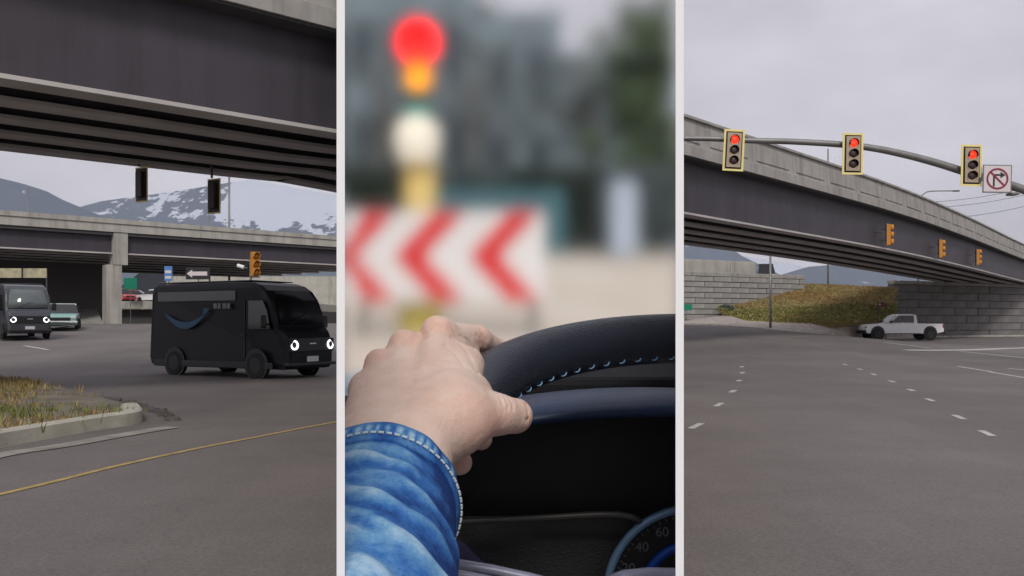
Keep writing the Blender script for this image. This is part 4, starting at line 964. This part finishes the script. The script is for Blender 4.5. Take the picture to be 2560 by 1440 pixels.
# fogged windscreen
mg = bpy.data.materials.new('fogged_glass'); mg.use_nodes = True; t = mg.node_tree; t.nodes.clear()
mo = t.nodes.new('ShaderNodeOutputMaterial'); rf = t.nodes.new('ShaderNodeBsdfRefraction'); rf.distribution = 'BECKMANN'
rf.inputs['Color'].default_value = (1, 1, 1, 1); rf.inputs['Roughness'].default_value = .138; rf.inputs['IOR'].default_value = 1.45; t.links.new(rf.outputs[0], mo.inputs['Surface'])
mb = MB(); y0, z0, y1, z1 = 1.27, 1.30, .86, 1.93; nn = Vector((0, z1 - z0, -(y1 - y0))).normalized() * .005
vs = []
for dn in (0, 1):
    for (x, y, z) in ((-.5, y0, z0), (.5, y0, z0), (.5, y1, z1), (-.5, y1, z1)): vs.append((x, y + nn.y * dn, z + nn.z * dn))
mb.add(vs, [(0, 3, 2, 1), (4, 5, 6, 7), (0, 1, 5, 4), (1, 2, 6, 5), (2, 3, 7, 6), (3, 0, 4, 7)])
wsn = cpart(mb, 'windscreen', mg)
bm = bmesh.new(); bm.from_mesh(wsn.data); bmesh.ops.holes_fill(bm, edges=bm.edges[:], sides=8); bmesh.ops.recalc_face_normals(bm, faces=bm.faces); bm.to_mesh(wsn.data); bm.free()
# bonnet beyond the glass, dashboard top, cowl, panels
M['bonnet'] = mat('bonnet_paint', (.30, .40, .47), .35, coat=.3)
M['dash'] = mat('dash_plastic', (.012, .013, .016), .5, bump=.2, bscale=400)
M['dash_top'] = mat('dash_top_plastic', (.010, .011, .014), .7, spec=.2, bump=.2, bscale=400)
M['cowl'] = mat('cowl_plastic', (.003, .022, .07), .38, spec=.4, bump=.1, bscale=500)
M['trim'] = mat('dull_trim', (.07, .068, .06), .4)
M['gauge_ring'] = mat('gauge_ring', (.22, .38, .58), .3, .2)
M['gauge_blue'] = mat('gauge_blue', (.0, .08, .50), .45)
M['gauge_face'] = mat('gauge_face', (.006, .006, .007), .5)
M['gauge_num'] = mat('gauge_numeral', (.16, .17, .20), .5)
M['silver'] = mat('silver_trim', (.42, .44, .56), .35, .2, bump=.05, bscale=900)
M['spoke'] = mat('spoke_violet', (.05, .045, .11), .4)
def xsweep(prof, x0, x1, n, fz=lambda x: 0, fy=lambda x: 0):
    vs = []; fs = []; k = len(prof)
    for i in range(n + 1):
        x = x0 + (x1 - x0) * i / n
        for (y, z) in prof: vs.append((x, y + fy(x), z + fz(x)))
    for i in range(n):
        for q in range(k): fs.append((i * k + q, i * k + (q + 1) % k, (i + 1) * k + (q + 1) % k, (i + 1) * k + q))
    fs += [tuple(range(k)), tuple(range(n * k, n * k + k))]; return MB().add(vs, fs)
bon = cpart(xsweep([(1.29, 1.395), (1.34, 1.415), (1.6, 1.428), (1.95, 1.42), (2.08, 1.385), (2.14, 1.3), (2.16, 1.0), (2.12, .45), (1.29, .45)], -.5, .5, 14, fz=lambda x: -.25 * x * x), 'bonnet', M['bonnet'], smooth=False, bevel=.01)
bm = bmesh.new(); bm.from_mesh(bon.data); bmesh.ops.holes_fill(bm, edges=bm.edges[:], sides=0); bmesh.ops.recalc_face_normals(bm, faces=bm.faces); bm.to_mesh(bon.data); bm.free()
def zy(py_, Y): return EYE - (py_ - HZ) / FPX * Y
cpart(xsweep([(1.0, zy(1000, 1.0)), (1.0, zy(945, 1.0)), (1.12, zy(905, 1.12)), (1.26, zy(898, 1.26)), (1.26, 1.25), (1.0, 1.25)], -.4, .4, 24, fz=lambda x: -.05 * (1 - sstep(-.13, -.05, x))), 'dashboard_top', M['dash_top'], smooth=False, bevel=.008)
ccx = P(1640, 0, .86).x
cpart(xsweep([(.84, zy(1042, .84)), (.838, zy(1030, .838)), (.845, zy(1012, .845)), (.87, zy(985, .87)), (.93, zy(968, .93)), (.99, zy(968, .99)), (.99, zy(1010, .99)), (.86, zy(1042, .86))], -.2, .3, 24, fz=lambda x: -.55 * (x - ccx) ** 2), 'instrument_cowl', M['cowl'], smooth=True)
cpart(xsweep([(.97, zy(1010, .97)), (.97, zy(1290, .97)), (.99, zy(1290, .99)), (.99, zy(1010, .99))], -.3, .3, 2), 'instrument_panel', M['dash'])
cpart(xsweep([(.94, zy(1290, .94)), (.92, zy(1700, .92)), (1.1, zy(1700, 1.1)), (1.1, zy(1290, 1.1))], -.3, .3, 2), 'lower_panel', M['dash'])
YG = .905
cpart(MB().tube([P(1050, 1309, YG), P(1120, 1306, YG), P(1300, 1297, YG), P(1480, 1287, YG), P(1545, 1286, YG), P(1580, 1292, YG), P(1602, 1306, YG)], .0035, 8), 'panel_trim', M['trim'], smooth=True)
gc = P(1733, 1487, YG); pm = YG / FPX
gauge = cpart(MB().disc(gc + Vector((0, .006, 0)), (0, -1, 0), 0, 214 * pm, .003, 64), 'gauge', M['gauge_face'])
def ring_t(r, tr): 
    return MB().tube([gc + Vector((r * pm * math.cos(t_), 0, r * pm * math.sin(t_))) for t_ in np.linspace(.3 * math.pi, 1.3 * math.pi, 60)], tr * pm, 8)
cpart(ring_t(216, 11), 'gauge_ring', M['gauge_ring'], gauge, smooth=True)
cpart(ring_t(126, 12), 'gauge_inner_ring', M['gauge_blue'], gauge, smooth=True)
for (a_, s_) in ((116.4, '60'), (137, '40'), (157.6, '20')):
    cu = bpy.data.curves.new('gauge_numeral', 'FONT'); cu.body = s_; cu.size = 34 * pm; cu.align_x = 'CENTER'; cu.align_y = 'CENTER'; cu.extrude = .0003
    cu.materials.append(M['gauge_num']); to = bpy.data.objects.new('numeral_text', cu); me_ = bpy.data.meshes.new_from_object(to); bpy.data.objects.remove(to); o = bpy.data.objects.new('gauge_numeral', me_); COL.objects.link(o); o.parent = gauge
    o.location = gc + Vector((175 * pm * math.cos(R(a_)), -.001, 175 * pm * math.sin(R(a_)))); o.rotation_euler = (R(90), 0, 0)
for a_ in range(100, 180, 5):
    q = gc + Vector((202 * pm * math.cos(R(a_)), -.001, 202 * pm * math.sin(R(a_)))); q2 = gc + Vector((194 * pm * math.cos(R(a_)), -.001, 194 * pm * math.sin(R(a_))))
    if q.x < LIM1 * YG - .002: cpart(MB().tube([q, q2], .0006, 4), 'gauge_tick', M['gauge_num'], gauge, clip=False)
cpart(MB().tube([P(1520, 1458, .72), P(1560, 1443, .72), P(1620, 1437, .72), P(1700, 1439, .72), P(1760, 1446, .72)], .006, 10), 'column_trim', M['silver'], smooth=True)
cpart(MB().tube([P(1040, 1392, .72), P(1130, 1408, .72), P(1230, 1424, .72), P(1330, 1446, .72), P(1420, 1470, .72)], .0042, 10), 'stalk', M['silver'], smooth=True)
cpart(MB().tube([P(1060, 1440, .70), P(1150, 1434, .70), P(1300, 1462, .70)], .003, 8), 'stalk_lever', M['silver'], smooth=True)
cpart(MB().tube([P(1050, 1348, .78), P(1100, 1352, .78), P(1150, 1378, .78), P(1190, 1418, .78), P(1200, 1470, .78)], [.008, .009, .009, .008, .008], 12), 'column_shroud', M['spoke'], smooth=True)
# ---- steering wheel
WC = Vector((.1521, .60, EYE - .0676)); WR, WRT, WT = .1854, .0226, 1.279
def rimframe(th):
    c = WC + Vector((WR * math.cos(th), WR * math.sin(th) * math.sin(WT), WR * math.sin(th) * math.cos(WT)))
    out_ = Vector((math.cos(th), math.sin(th) * math.sin(WT), math.sin(th) * math.cos(WT))); nor = Vector((0, -math.cos(WT), math.sin(WT)))
    return c, out_, nor
def leather():
    m = mat('black_leather', (.012, .016, .028), .33, spec=.4)
    t = m.node_tree; b = t.nodes['Principled BSDF']; tcn = t.nodes.new('ShaderNodeTexCoord'); v = t.nodes.new('ShaderNodeTexVoronoi'); v.inputs['Scale'].default_value = 330; v.feature = 'DISTANCE_TO_EDGE'
    t.links.new(tcn.outputs['Object'], v.inputs['Vector']); bp_ = t.nodes.new('ShaderNodeBump'); bp_.inputs['Strength'].default_value = .8; bp_.inputs['Distance'].default_value = .0009
    t.links.new(v.outputs['Distance'], bp_.inputs['Height']); t.links.new(bp_.outputs[0], b.inputs['Normal']); return m
M['leather'] = leather()
vs = []; fs = []; nt_, ns_ = 110, 28; th0, th1 = R(60), R(174)
for i in range(nt_ + 1):
    c, o_, n_ = rimframe(th0 + (th1 - th0) * i / nt_)
    for k in range(ns_):
        p = 2 * math.pi * k / ns_; rr = WRT * (1 + .05 * math.cos(2 * p)); 
        d_ = abs(((p - R(209) + math.pi) % (2 * math.pi)) - math.pi); rr -= .0012 * math.exp(-(d_ / .09) ** 2)
        vs.append(c + (o_ * math.cos(p) + n_ * math.sin(p)) * rr)
for i in range(nt_):
    for k in range(ns_): fs.append((i * ns_ + k, i * ns_ + (k + 1) % ns_, (i + 1) * ns_ + (k + 1) % ns_, (i + 1) * ns_ + k))
fs.append(tuple(range(nt_ * ns_, nt_ * ns_ + ns_)))
whl = cpart(MB().add(vs, fs), 'steering_wheel', M['leather'], smooth=True)
M['thread'] = mat('white_thread', (.30, .55, .80), .6)
SP = R(209)
for k in range(14):
    th = R(90) + k * R(5.2)
    pts_ = []
    for f in (-.5, -.2, .15, .5):
        c, o_, n_ = rimframe(th + f * R(1.5)); pa = SP + f * .16
        pts_.append(c + (o_ * math.cos(pa) + n_ * math.sin(pa)) * (WRT * (1 + .05 * math.cos(2 * pa)) + (.0008 if abs(f) < .4 else -.0008)))
    if pts_[0].x / pts_[0].y < LIM1 - .004: cpart(MB().tube(pts_, .00062, 6), 'stitch', M['thread'], whl, smooth=True, clip=False)

# ---- the driver's hand (signed distance field, polygonised with surface nets)
def cap_sdf(X, a_, b_, ra, rb):
    a_ = np.array(a_, np.float32); b_ = np.array(b_, np.float32); ba = b_ - a_; pa = X - a_
    h = np.clip((pa @ ba) / (ba @ ba), 0, 1)
    return np.linalg.norm(pa - h[..., None] * ba, axis=-1) - (ra + (rb - ra) * h)
def smin(a_, b_, k):
    h = np.clip(.5 + .5 * (b_ - a_) / k, 0, 1); return b_ * (1 - h) + a_ * h - k * h * (1 - h)
def surface_nets(F, org, hs):
    nx, ny, nz = F.shape; sg = F < 0
    cnt = np.zeros((nx - 1, ny - 1, nz - 1)); acc = np.zeros((nx - 1, ny - 1, nz - 1, 3))
    corners = [(i, j, k) for i in (0, 1) for j in (0, 1) for k in (0, 1)]
    def sl(c, A): return A[c[0]:nx - 1 + c[0], c[1]:ny - 1 + c[1], c[2]:nz - 1 + c[2]]
    for c1 in corners:
        for ax in range(3):
            if c1[ax]: continue
            c2 = list(c1); c2[ax] = 1; f1, f2 = sl(c1, F), sl(c2, F); cr_ = (f1 < 0) != (f2 < 0)
            t_ = np.where(cr_, f1 / np.where(cr_, f1 - f2, 1), 0)
            for d in range(3): acc[..., d] += np.where(cr_, c1[d] + (t_ if d == ax else 0), 0)
            cnt += cr_
    act = cnt > 0; idx = -np.ones(act.shape, int); idx[act] = np.arange(act.sum()); ijk = np.argwhere(act)
    V = np.array(org) + (ijk + acc[act] / cnt[act][:, None]) * hs; faces = []
    for ax in range(3):
        sh = [nx, ny, nz]; s1 = [slice(1, -1)] * 3; s2 = [slice(1, -1)] * 3; s1[ax] = slice(0, -1); s2[ax] = slice(1, None)
        A, B = sg[tuple(s1)], sg[tuple(s2)]; e_ = np.argwhere(A != B)
        if len(e_) == 0: continue
        flip = A[tuple(e_.T)]; g = e_.copy(); o1, o2 = [d for d in range(3) if d != ax]; g[:, o1] += 1; g[:, o2] += 1
        def cell(d1, d2):
            q = g.copy(); q[:, o1] -= d1; q[:, o2] -= d2; return idx[q[:, 0], q[:, 1], q[:, 2]]
        qd = np.stack([cell(1, 1), cell(0, 1), cell(0, 0), cell(1, 0)], 1)
        if ax == 1: flip = ~flip
        qd[~flip] = qd[~flip][:, ::-1]; faces.append(qd)
    return V, np.concatenate(faces)
def H(px_, py_, Y): p = P(px_, py_, Y); return (p.x, p.y, p.z)
prims = []    # (a, b, ra, rb, k)
def cap_(a_, b_, ra, rb, k=.010): prims.append((H(*a_), H(*b_), ra, rb, k))
# forearm and wrist
cap_((905, 1330, .455), (930, 1120, .53), .026, .024, .012); cap_((1000, 1330, .455), (1040, 1125, .527), .024, .022, .012)
# metacarpals (back of the hand)
cap_((1060, 1085, .553), (1098, 848, .664), .0182, .0118, .012)
cap_((1010, 1075, .556), (1012, 878, .655), .0180, .0112, .012)
cap_((955, 1065, .558), (954, 924, .638), .0178, .0108, .012)
cap_((915, 1080, .556), (916, 978, .616), .0165, .0110, .013)
cap_((1110, 1050, .556), (1160, 915, .645), .0205, .0150, .014)     # muscle between thumb and index
cap_((1060, 990, .62), (1110, 920, .66), .020, .018, .012); cap_((980, 1000, .61), (1010, 940, .645), .020, .018, .012)
# knuckles
cap_((1092, 829, .657), (1102, 832, .664), .0120, .0120, .005); cap_((1010, 862, .645), (1018, 866, .652), .0112, .0112, .005)
cap_((948, 908, .628), (955, 912, .634), .0104, .0104, .005); cap_((909, 968, .610), (915, 972, .616), .0096, .0096, .005)
# extensor tendons
cap_((1088, 850, .640), (1040, 1030, .553), .0056, .0046, .010); cap_((1006, 885, .634), (1000, 1030, .553), .0046, .004, .010); cap_((948, 930, .615), (955, 1030, .553), .004, .0035, .010)
# index finger over the rim
cap_((1104, 842, .668), (1192, 848, .712), .0125, .0112, .006); cap_((1192, 848, .712), (1240, 876, .745), .0110, .0098, .004); cap_((1240, 876, .745), (1262, 950, .758), .0096, .0086, .004); cap_((1262, 950, .758), (1258, 1000, .74), .0086, .0076, .004)
cap_((1130, 870, .672), (1172, 900, .690), .0120, .0105, .008)      # fold at the base of the index
# middle, ring and little finger wrap behind the rim
cap_((1014, 872, .66), (1110, 900, .735), .0112, .0098, .005); cap_((1110, 900, .735), (1190, 1010, .745), .0096, .0088, .004); cap_((1190, 1010, .745), (1215, 1065, .712), .0086, .0076, .004)
cap_((954, 918, .642), (1040, 960, .715), .0108, .0095, .005); cap_((1040, 960, .715), (1130, 1065, .720), .0094, .0086, .004); cap_((1130, 1065, .720), (1203, 1097, .648), .0086, .0082, .004)
cap_((914, 978, .624), (985, 1020, .68), .0098, .0088, .005); cap_((985, 1020, .68), (1080, 1125, .68), .0086, .0082, .004); cap_((1080, 1125, .68), (1149, 1156, .612), .0086, .0088, .004)
# thumb
cap_((1050, 1095, .542), (1158, 1048, .556), .0205, .0165, .014); cap_((1158, 1050, .556), (1242, 1036, .577), .0162, .0126, .009); cap_((1242, 1036, .577), (1288, 1040, .590), .0127, .0118, .005)
cap_((1070, 1095, .545), (1140, 1078, .558), .0140, .0110, .012)
cap_((1140, 1005, .572), (1188, 985, .595), .0165, .0105, .014)     # web
hs = .0011; A_ = np.array([p[0] for p in prims] + [p[1] for p in prims]); lo = A_.min(0) - .034; hi = A_.max(0) + .034
hi[0] = min(hi[0], .03); sh = np.ceil((hi - lo) / hs).astype(int) + 1
gx = [lo[d] + hs * np.arange(sh[d]) for d in range(3)]
X = np.stack(np.meshgrid(*gx, indexing='ij'), -1).astype(np.float32)
F = np.full(tuple(sh), .02, np.float32); pad = .024
for (a_, b_, ra, rb, k) in prims:
    m0 = np.minimum(a_, b_) - max(ra, rb) - pad; m1 = np.maximum(a_, b_) + max(ra, rb) + pad
    i0 = np.clip(((m0 - lo) / hs).astype(int), 0, sh); i1 = np.clip(((m1 - lo) / hs).astype(int) + 1, 0, sh); sl_ = tuple(slice(p_, q_) for p_, q_ in zip(i0, i1))
    if F[sl_].size: F[sl_] = smin(F[sl_], cap_sdf(X[sl_], a_, b_, ra, rb).astype(np.float32), k)
F = F.astype(float)
V, Q = surface_nets(F, lo, hs); del X, F
me = bpy.data.meshes.new('person'); me.from_pydata(V.tolist(), [], Q.tolist()); me.validate()
bm = bmesh.new(); bm.from_mesh(me); bmesh.ops.recalc_face_normals(bm, faces=bm.faces)
for _ in range(2): bmesh.ops.smooth_vert(bm, verts=bm.verts, factor=.5, use_axis_x=True, use_axis_y=True, use_axis_z=True)
for co, no in PLN: bmesh.ops.bisect_plane(bm, geom=bm.verts[:] + bm.edges[:] + bm.faces[:], plane_co=co, plane_no=no, clear_outer=True)
bm.normal_update()
CREASE = [[(1128, 842), (1150, 858), (1172, 884), (1186, 912)], [(1150, 838), (1172, 852), (1186, 872)], [(1112, 862), (1140, 885), (1160, 915)], [(1168, 880), (1178, 905), (1196, 932)], [(1262, 992), (1272, 1008), (1270, 1024)], [(1272, 994), (1283, 1008), (1282, 1026)], [(1252, 994), (1258, 1010)],
          [(1316, 1008), (1322, 1028), (1318, 1050)], [(1075, 822), (1090, 812), (1108, 818)], [(1078, 832), (1094, 824), (1110, 830)], [(1192, 836), (1200, 846), (1202, 862)], [(1206, 838), (1213, 848), (1214, 864)], [(1000, 858), (1012, 852), (1024, 858)]]
BLUSH = [((1098, 830, .65), .012), ((1012, 862, .64), .011), ((952, 908, .625), .010), ((1203, 1097, .645), .013), ((1149, 1156, .61), .013), ((1295, 1060, .59), .016), ((1160, 1065, .55), .020), ((1195, 850, .70), .012), ((1225, 1075, .56), .014)]
BL = [(Vector(H(*p_)), r_) for p_, r_ in BLUSH]; bl_vals = []
def segd(x, y, a_, b_):
    dx, dy = b_[0] - a_[0], b_[1] - a_[1]; t_ = max(0, min(1, ((x - a_[0]) * dx + (y - a_[1]) * dy) / (dx * dx + dy * dy))); return math.hypot(x - a_[0] - t_ * dx, y - a_[1] - t_ * dy)
for v in bm.verts:
    c_ = v.co; bl_vals.append(sum(math.exp(-((c_ - q).length / r_) ** 2) for q, r_ in BL))
    if v.normal.dot(c_ - EYEV) < 0:
        x_, y_ = CX + c_.x / c_.y * FPX, HZ - (c_.z - EYE) / c_.y * FPX; dsp = 0
        for cz in CREASE:
            if abs(x_ - cz[0][0]) > 90 or abs(y_ - cz[0][1]) > 90: continue
            d_ = min(segd(x_, y_, cz[k], cz[k + 1]) for k in range(len(cz) - 1)); dsp = max(dsp, math.exp(-(d_ / 3.6) ** 2) * .0009)
        v.co = c_ - v.normal * (dsp + .00022 * mnoise.noise(c_ * 260))
for f in bm.faces: f.smooth = True
bm.to_mesh(me); bm.free()
at_ = me.attributes.new('blush', 'FLOAT', 'POINT'); at_.data.foreach_set('value', bl_vals)
def skin():
    m = mat('skin', (.74, .53, .415), .40, var=.06, vscale=34, col2=(.83, .655, .55), sss=.2, spec=.4)
    t = m.node_tree; b = t.nodes['Principled BSDF']; tcn = t.nodes.new('ShaderNodeTexCoord')
    v = t.nodes.new('ShaderNodeTexVoronoi'); v.inputs['Scale'].default_value = 650; v.feature = 'DISTANCE_TO_EDGE'; t.links.new(tcn.outputs['Object'], v.inputs['Vector'])
    rr_ = b.inputs['Base Color'].links[0].from_socket; ab = t.nodes.new('ShaderNodeAttribute'); ab.attribute_name = 'blush'
    mk = t.nodes.new('ShaderNodeMath'); mk.operation = 'MULTIPLY'; mk.use_clamp = True; t.links.new(ab.outputs['Fac'], mk.inputs[0]); mk.inputs[1].default_value = .6
    mxr = t.nodes.new('ShaderNodeMixRGB'); t.links.new(mk.outputs[0], mxr.inputs[0]); t.links.new(rr_, mxr.inputs[1]); mxr.inputs[2].default_value = (.78, .41, .31, 1); t.links.new(mxr.outputs[0], b.inputs['Base Color'])
    n = t.nodes.new('ShaderNodeTexNoise'); n.inputs['Scale'].default_value = 160; n.inputs['Detail'].default_value = 6; t.links.new(tcn.outputs['Object'], n.inputs['Vector'])
    ad = t.nodes.new('ShaderNodeMath'); ad.operation = 'ADD'; t.links.new(v.outputs['Distance'], ad.inputs[0]); t.links.new(n.outputs[0], ad.inputs[1])
    bp_ = t.nodes.new('ShaderNodeBump'); bp_.inputs['Strength'].default_value = .45; bp_.inputs['Distance'].default_value = .0014; t.links.new(ad.outputs[0], bp_.inputs['Height']); t.links.new(bp_.outputs[0], b.inputs['Normal'])
    return m
M['skin'] = skin(); me.materials.append(M['skin'])
person = bpy.data.objects.new('person', me); COL.objects.link(person)
tag(person, 'driver with left hand gripping the steering wheel, wearing a blue denim sleeve', 'person')
# thumbnail
M['nail'] = mat('nail', (.66, .42, .36), .25, sss=.1)
tn = Vector(H(1312, 1020, .584)); nz_ = Vector((.75, -.15, .55)).normalized(); ax_ = Vector((.55, .1, -.6)); ax_ = (ax_ - nz_ * ax_.dot(nz_)).normalized(); bx_ = nz_.cross(ax_)
vs = []; fs = []
for i in range(7):
    for j in range(7):
        u_, v_ = i / 3 - 1, j / 3 - 1; k = math.sqrt(max(0, 1 - .35 * u_ * u_)); vs.append(tn + bx_ * u_ * .0052 + ax_ * v_ * .0062 * k - nz_ * (.0016 * u_ * u_ + .0008 * v_ * v_))
for i in range(6):
    for j in range(6): fs.append((i * 7 + j, i * 7 + j + 1, i * 7 + 8 + j, i * 7 + 7 + j))
o = MB().add(vs, fs).build('thumbnail', M['nail'], person, smooth=True); sm = o.modifiers.new('s', 'SOLIDIFY'); sm.thickness = .0006
# mole
MB().disc(Vector(H(1050, 1037, .527)), (0, -1, .3), 0, .0012, .0006, 10).build('mole', mat('mole_brown', (.16, .06, .04), .6), person)
# ---- denim sleeve
def denim():
    m = bpy.data.materials.new('denim'); m.use_nodes = True; t = m.node_tree; b = t.nodes['Principled BSDF']; b.inputs['Roughness'].default_value = .9; b.inputs['Specular IOR Level'].default_value = .2
    at = t.nodes.new('ShaderNodeAttribute'); at.attribute_name = 'wear_tone'
    tcn = t.nodes.new('ShaderNodeTexCoord'); n = t.nodes.new('ShaderNodeTexNoise'); n.inputs['Scale'].default_value = 420; n.inputs['Detail'].default_value = 5; n.inputs['Roughness'].default_value = .7; t.links.new(tcn.outputs['Object'], n.inputs['Vector'])
    ad = t.nodes.new('ShaderNodeMath'); ad.operation = 'MULTIPLY_ADD'; t.links.new(n.outputs[0], ad.inputs[0]); ad.inputs[1].default_value = .46; t.links.new(at.outputs['Fac'], ad.inputs[2])
    r = t.nodes.new('ShaderNodeValToRGB'); e_ = r.color_ramp.elements; e_[0].position = .26; e_[0].color = (.012, .045, .19, 1); e_[1].position = 1.0; e_[1].color = (.36, .53, .68, 1)
    e2 = r.color_ramp.elements.new(.52); e2.color = (.04, .155, .44, 1); e3 = r.color_ramp.elements.new(.78); e3.color = (.15, .34, .56, 1)
    t.links.new(ad.outputs[0], r.inputs[0]); t.links.new(r.outputs[0], b.inputs['Base Color'])
    w = t.nodes.new('ShaderNodeTexWave'); w.inputs['Scale'].default_value = 420; w.bands_direction = 'DIAGONAL'; t.links.new(tcn.outputs['Object'], w.inputs['Vector'])
    bp_ = t.nodes.new('ShaderNodeBump'); bp_.inputs['Strength'].default_value = .3; bp_.inputs['Distance'].default_value = .0006; t.links.new(w.outputs[0], bp_.inputs['Height']); t.links.new(bp_.outputs[0], b.inputs['Normal']); return m
M['denim'] = denim()
S0, S1 = Vector(H(950, 1236, .495)), Vector(H(868, 1640, .36))
axd = (S1 - S0).normalized(); xa = Vector((1, 0, 0)); xa = (xa - axd * xa.dot(axd)).normalized(); ya = axd.cross(xa).normalized()
if ya.z < 0: ya = -ya
def fold(u_, a_):            # u_: metres from the cuff edge, a_: angle
    ar_ = ((a_ - R(90) + math.pi) % (2 * math.pi)) - math.pi
    un = u_ + .0075 * mnoise.noise(Vector((math.cos(a_) * 1.4, math.sin(a_) * 1.4, u_ * 16)))
    f = 0
    for (u0_, s_, w_, am, c0, cw) in FOLDS:
        uc = u0_ - s_ * ar_ - .004 * ar_ * ar_
        f += am * math.exp(-((un - uc) / w_) ** 2) * math.exp(-((ar_ - c0) / cw) ** 2)
    f += .22 * mnoise.noise(Vector((math.cos(a_) * 3, math.sin(a_) * 3, u_ * 60)))
    return max(0, min(1, f))
FOLDS = [(.031, .004, .0058, .85, .5, 1.2), (.046, .010, .0065, 1.0, .1, 1.0), (.058, .016, .0050, .7, -.7, .8), (.067, .012, .0075, 1.0, .8, 1.0), (.083, .020, .0068, 1.0, -.1, .9), (.098, .014, .0085, .9, .9, .9),
         (.107, .026, .0070, .95, -.6, .9), (.124, .018, .0085, 1.0, .4, 1.1), (.142, .022, .0080, .9, -.4, .9), (.158, .016, .0090, 1.0, .5, 1.1), (.178, .02, .010, 1.0, 0, 1.2), (.205, .02, .011, 1.0, .3, 1.2), (.235, .02, .012, 1, 0, 1.4), (.27, .02, .012, 1, 0, 1.4)]
def sleeve_tube(name, u0, u1, rad, nU, nA, amp, tonef, parent):
    vs = []; fs = []; wr = []
    for i in range(nU + 1):
        u_ = u0 + (u1 - u0) * i / nU
        for k in range(nA):
            a_ = 2 * math.pi * k / nA; f = fold(u_, a_); ampl = amp * min(1, max(0, (u_ - .018) / .02))
            r_ = rad(u_) + ampl * (f ** 1.3 - .35) + .0012 * mnoise.noise(Vector((math.cos(a_) * 3, math.sin(a_) * 3, u_ * 60)))
            vs.append(S0 + axd * u_ + (xa * math.cos(a_) + ya * math.sin(a_)) * r_); wr.append(tonef(u_, a_, f))
    for i in range(nU):
        for k in range(nA): fs.append((i * nA + k, i * nA + (k + 1) % nA, (i + 1) * nA + (k + 1) % nA, (i + 1) * nA + k))
    o = MB().add(vs, fs).build(name, M['denim'], None, smooth=True)
    at = o.data.attributes.new('wear_tone', 'FLOAT', 'POINT'); at.data.foreach_set('value', wr)
    clip_obj(o, PLN); o.parent = parent; return o
def wear_tone(u_, a_, f):  # worn pale fold crests, plus a paler left side and darker right side
    n = mnoise.noise(Vector((math.cos(a_) * 2, math.sin(a_) * 2, u_ * 45 + 3)))
    return max(0, min(1, .16 + .56 * f ** 1.1 + .30 * n + .16 * mnoise.noise(Vector((math.cos(a_) * 9, math.sin(a_) * 9, u_ * 190))) - .22 * max(0, math.cos(a_ + .15)) ** 2 + .22 * max(0, -math.cos(a_ - .5))))
slv = sleeve_tube('sleeve', .012, .30, lambda u_: .0428 + .004 * sstep(.02, .14, u_), 150, 150, .0034, wear_tone, person)
def cuff_tone(u_, a_, f):  # streaky hem band, darker towards the right
    s = .5 + .5 * math.sin(a_ * 46 + 5 * mnoise.noise(Vector((a_ * 2, 0, 0)))); band = math.exp(-((u_ - .0115) / .0045) ** 2)
    return max(0, min(1, .34 + .25 * mnoise.noise(Vector((math.cos(a_) * 4, math.sin(a_) * 4, 1))) + band * (s * .62 - .12) - .15 * max(0, math.cos(a_))))
cuff = sleeve_tube('cuff', .0, .0225, lambda u_: .0440 + .0012 * math.sin(math.pi * min(1, u_ / .0225)) - (.003 if u_ < .0012 else 0), 16, 160, 0, cuff_tone, slv)
sm = cuff.modifiers.new('s', 'SOLIDIFY'); sm.thickness = .0025; sm.offset = -1
M['thread_pale'] = mat('pale_thread', (.62, .68, .66), .7)
for k in range(44):
    a_ = R(-35 + k * 5.2); u_ = .0185
    pts_ = [S0 + axd * u_ + (xa * math.cos(a_ + d_) + ya * math.sin(a_ + d_)) * .0456 for d_ in (-.03, 0, .03)]
    if all(LIM0 * q.y < q.x < LIM1 * q.y for q in pts_): MB().tube(pts_, .0007, 5).build('cuff_stitch', M['thread_pale'], None).parent = slv

# ------------------------------------------------------------------ haze
hm = bpy.data.materials.new('haze_air'); hm.use_nodes = True; t = hm.node_tree; t.nodes.clear()
mo = t.nodes.new('ShaderNodeOutputMaterial'); pv = t.nodes.new('ShaderNodeVolumePrincipled'); pv.inputs['Color'].default_value = (.80, .87, 1, 1); pv.inputs['Density'].default_value = .00006; pv.inputs['Anisotropy'].default_value = .2
t.links.new(pv.outputs[0], mo.inputs['Volume'])
hz_ = MB().box(-4400, 4400, -70, 6400, -1, 1000).build('haze', hm); hz_['kind'] = 'stuff'; hz_['label'] = 'thin blue grey air over the far mountains'
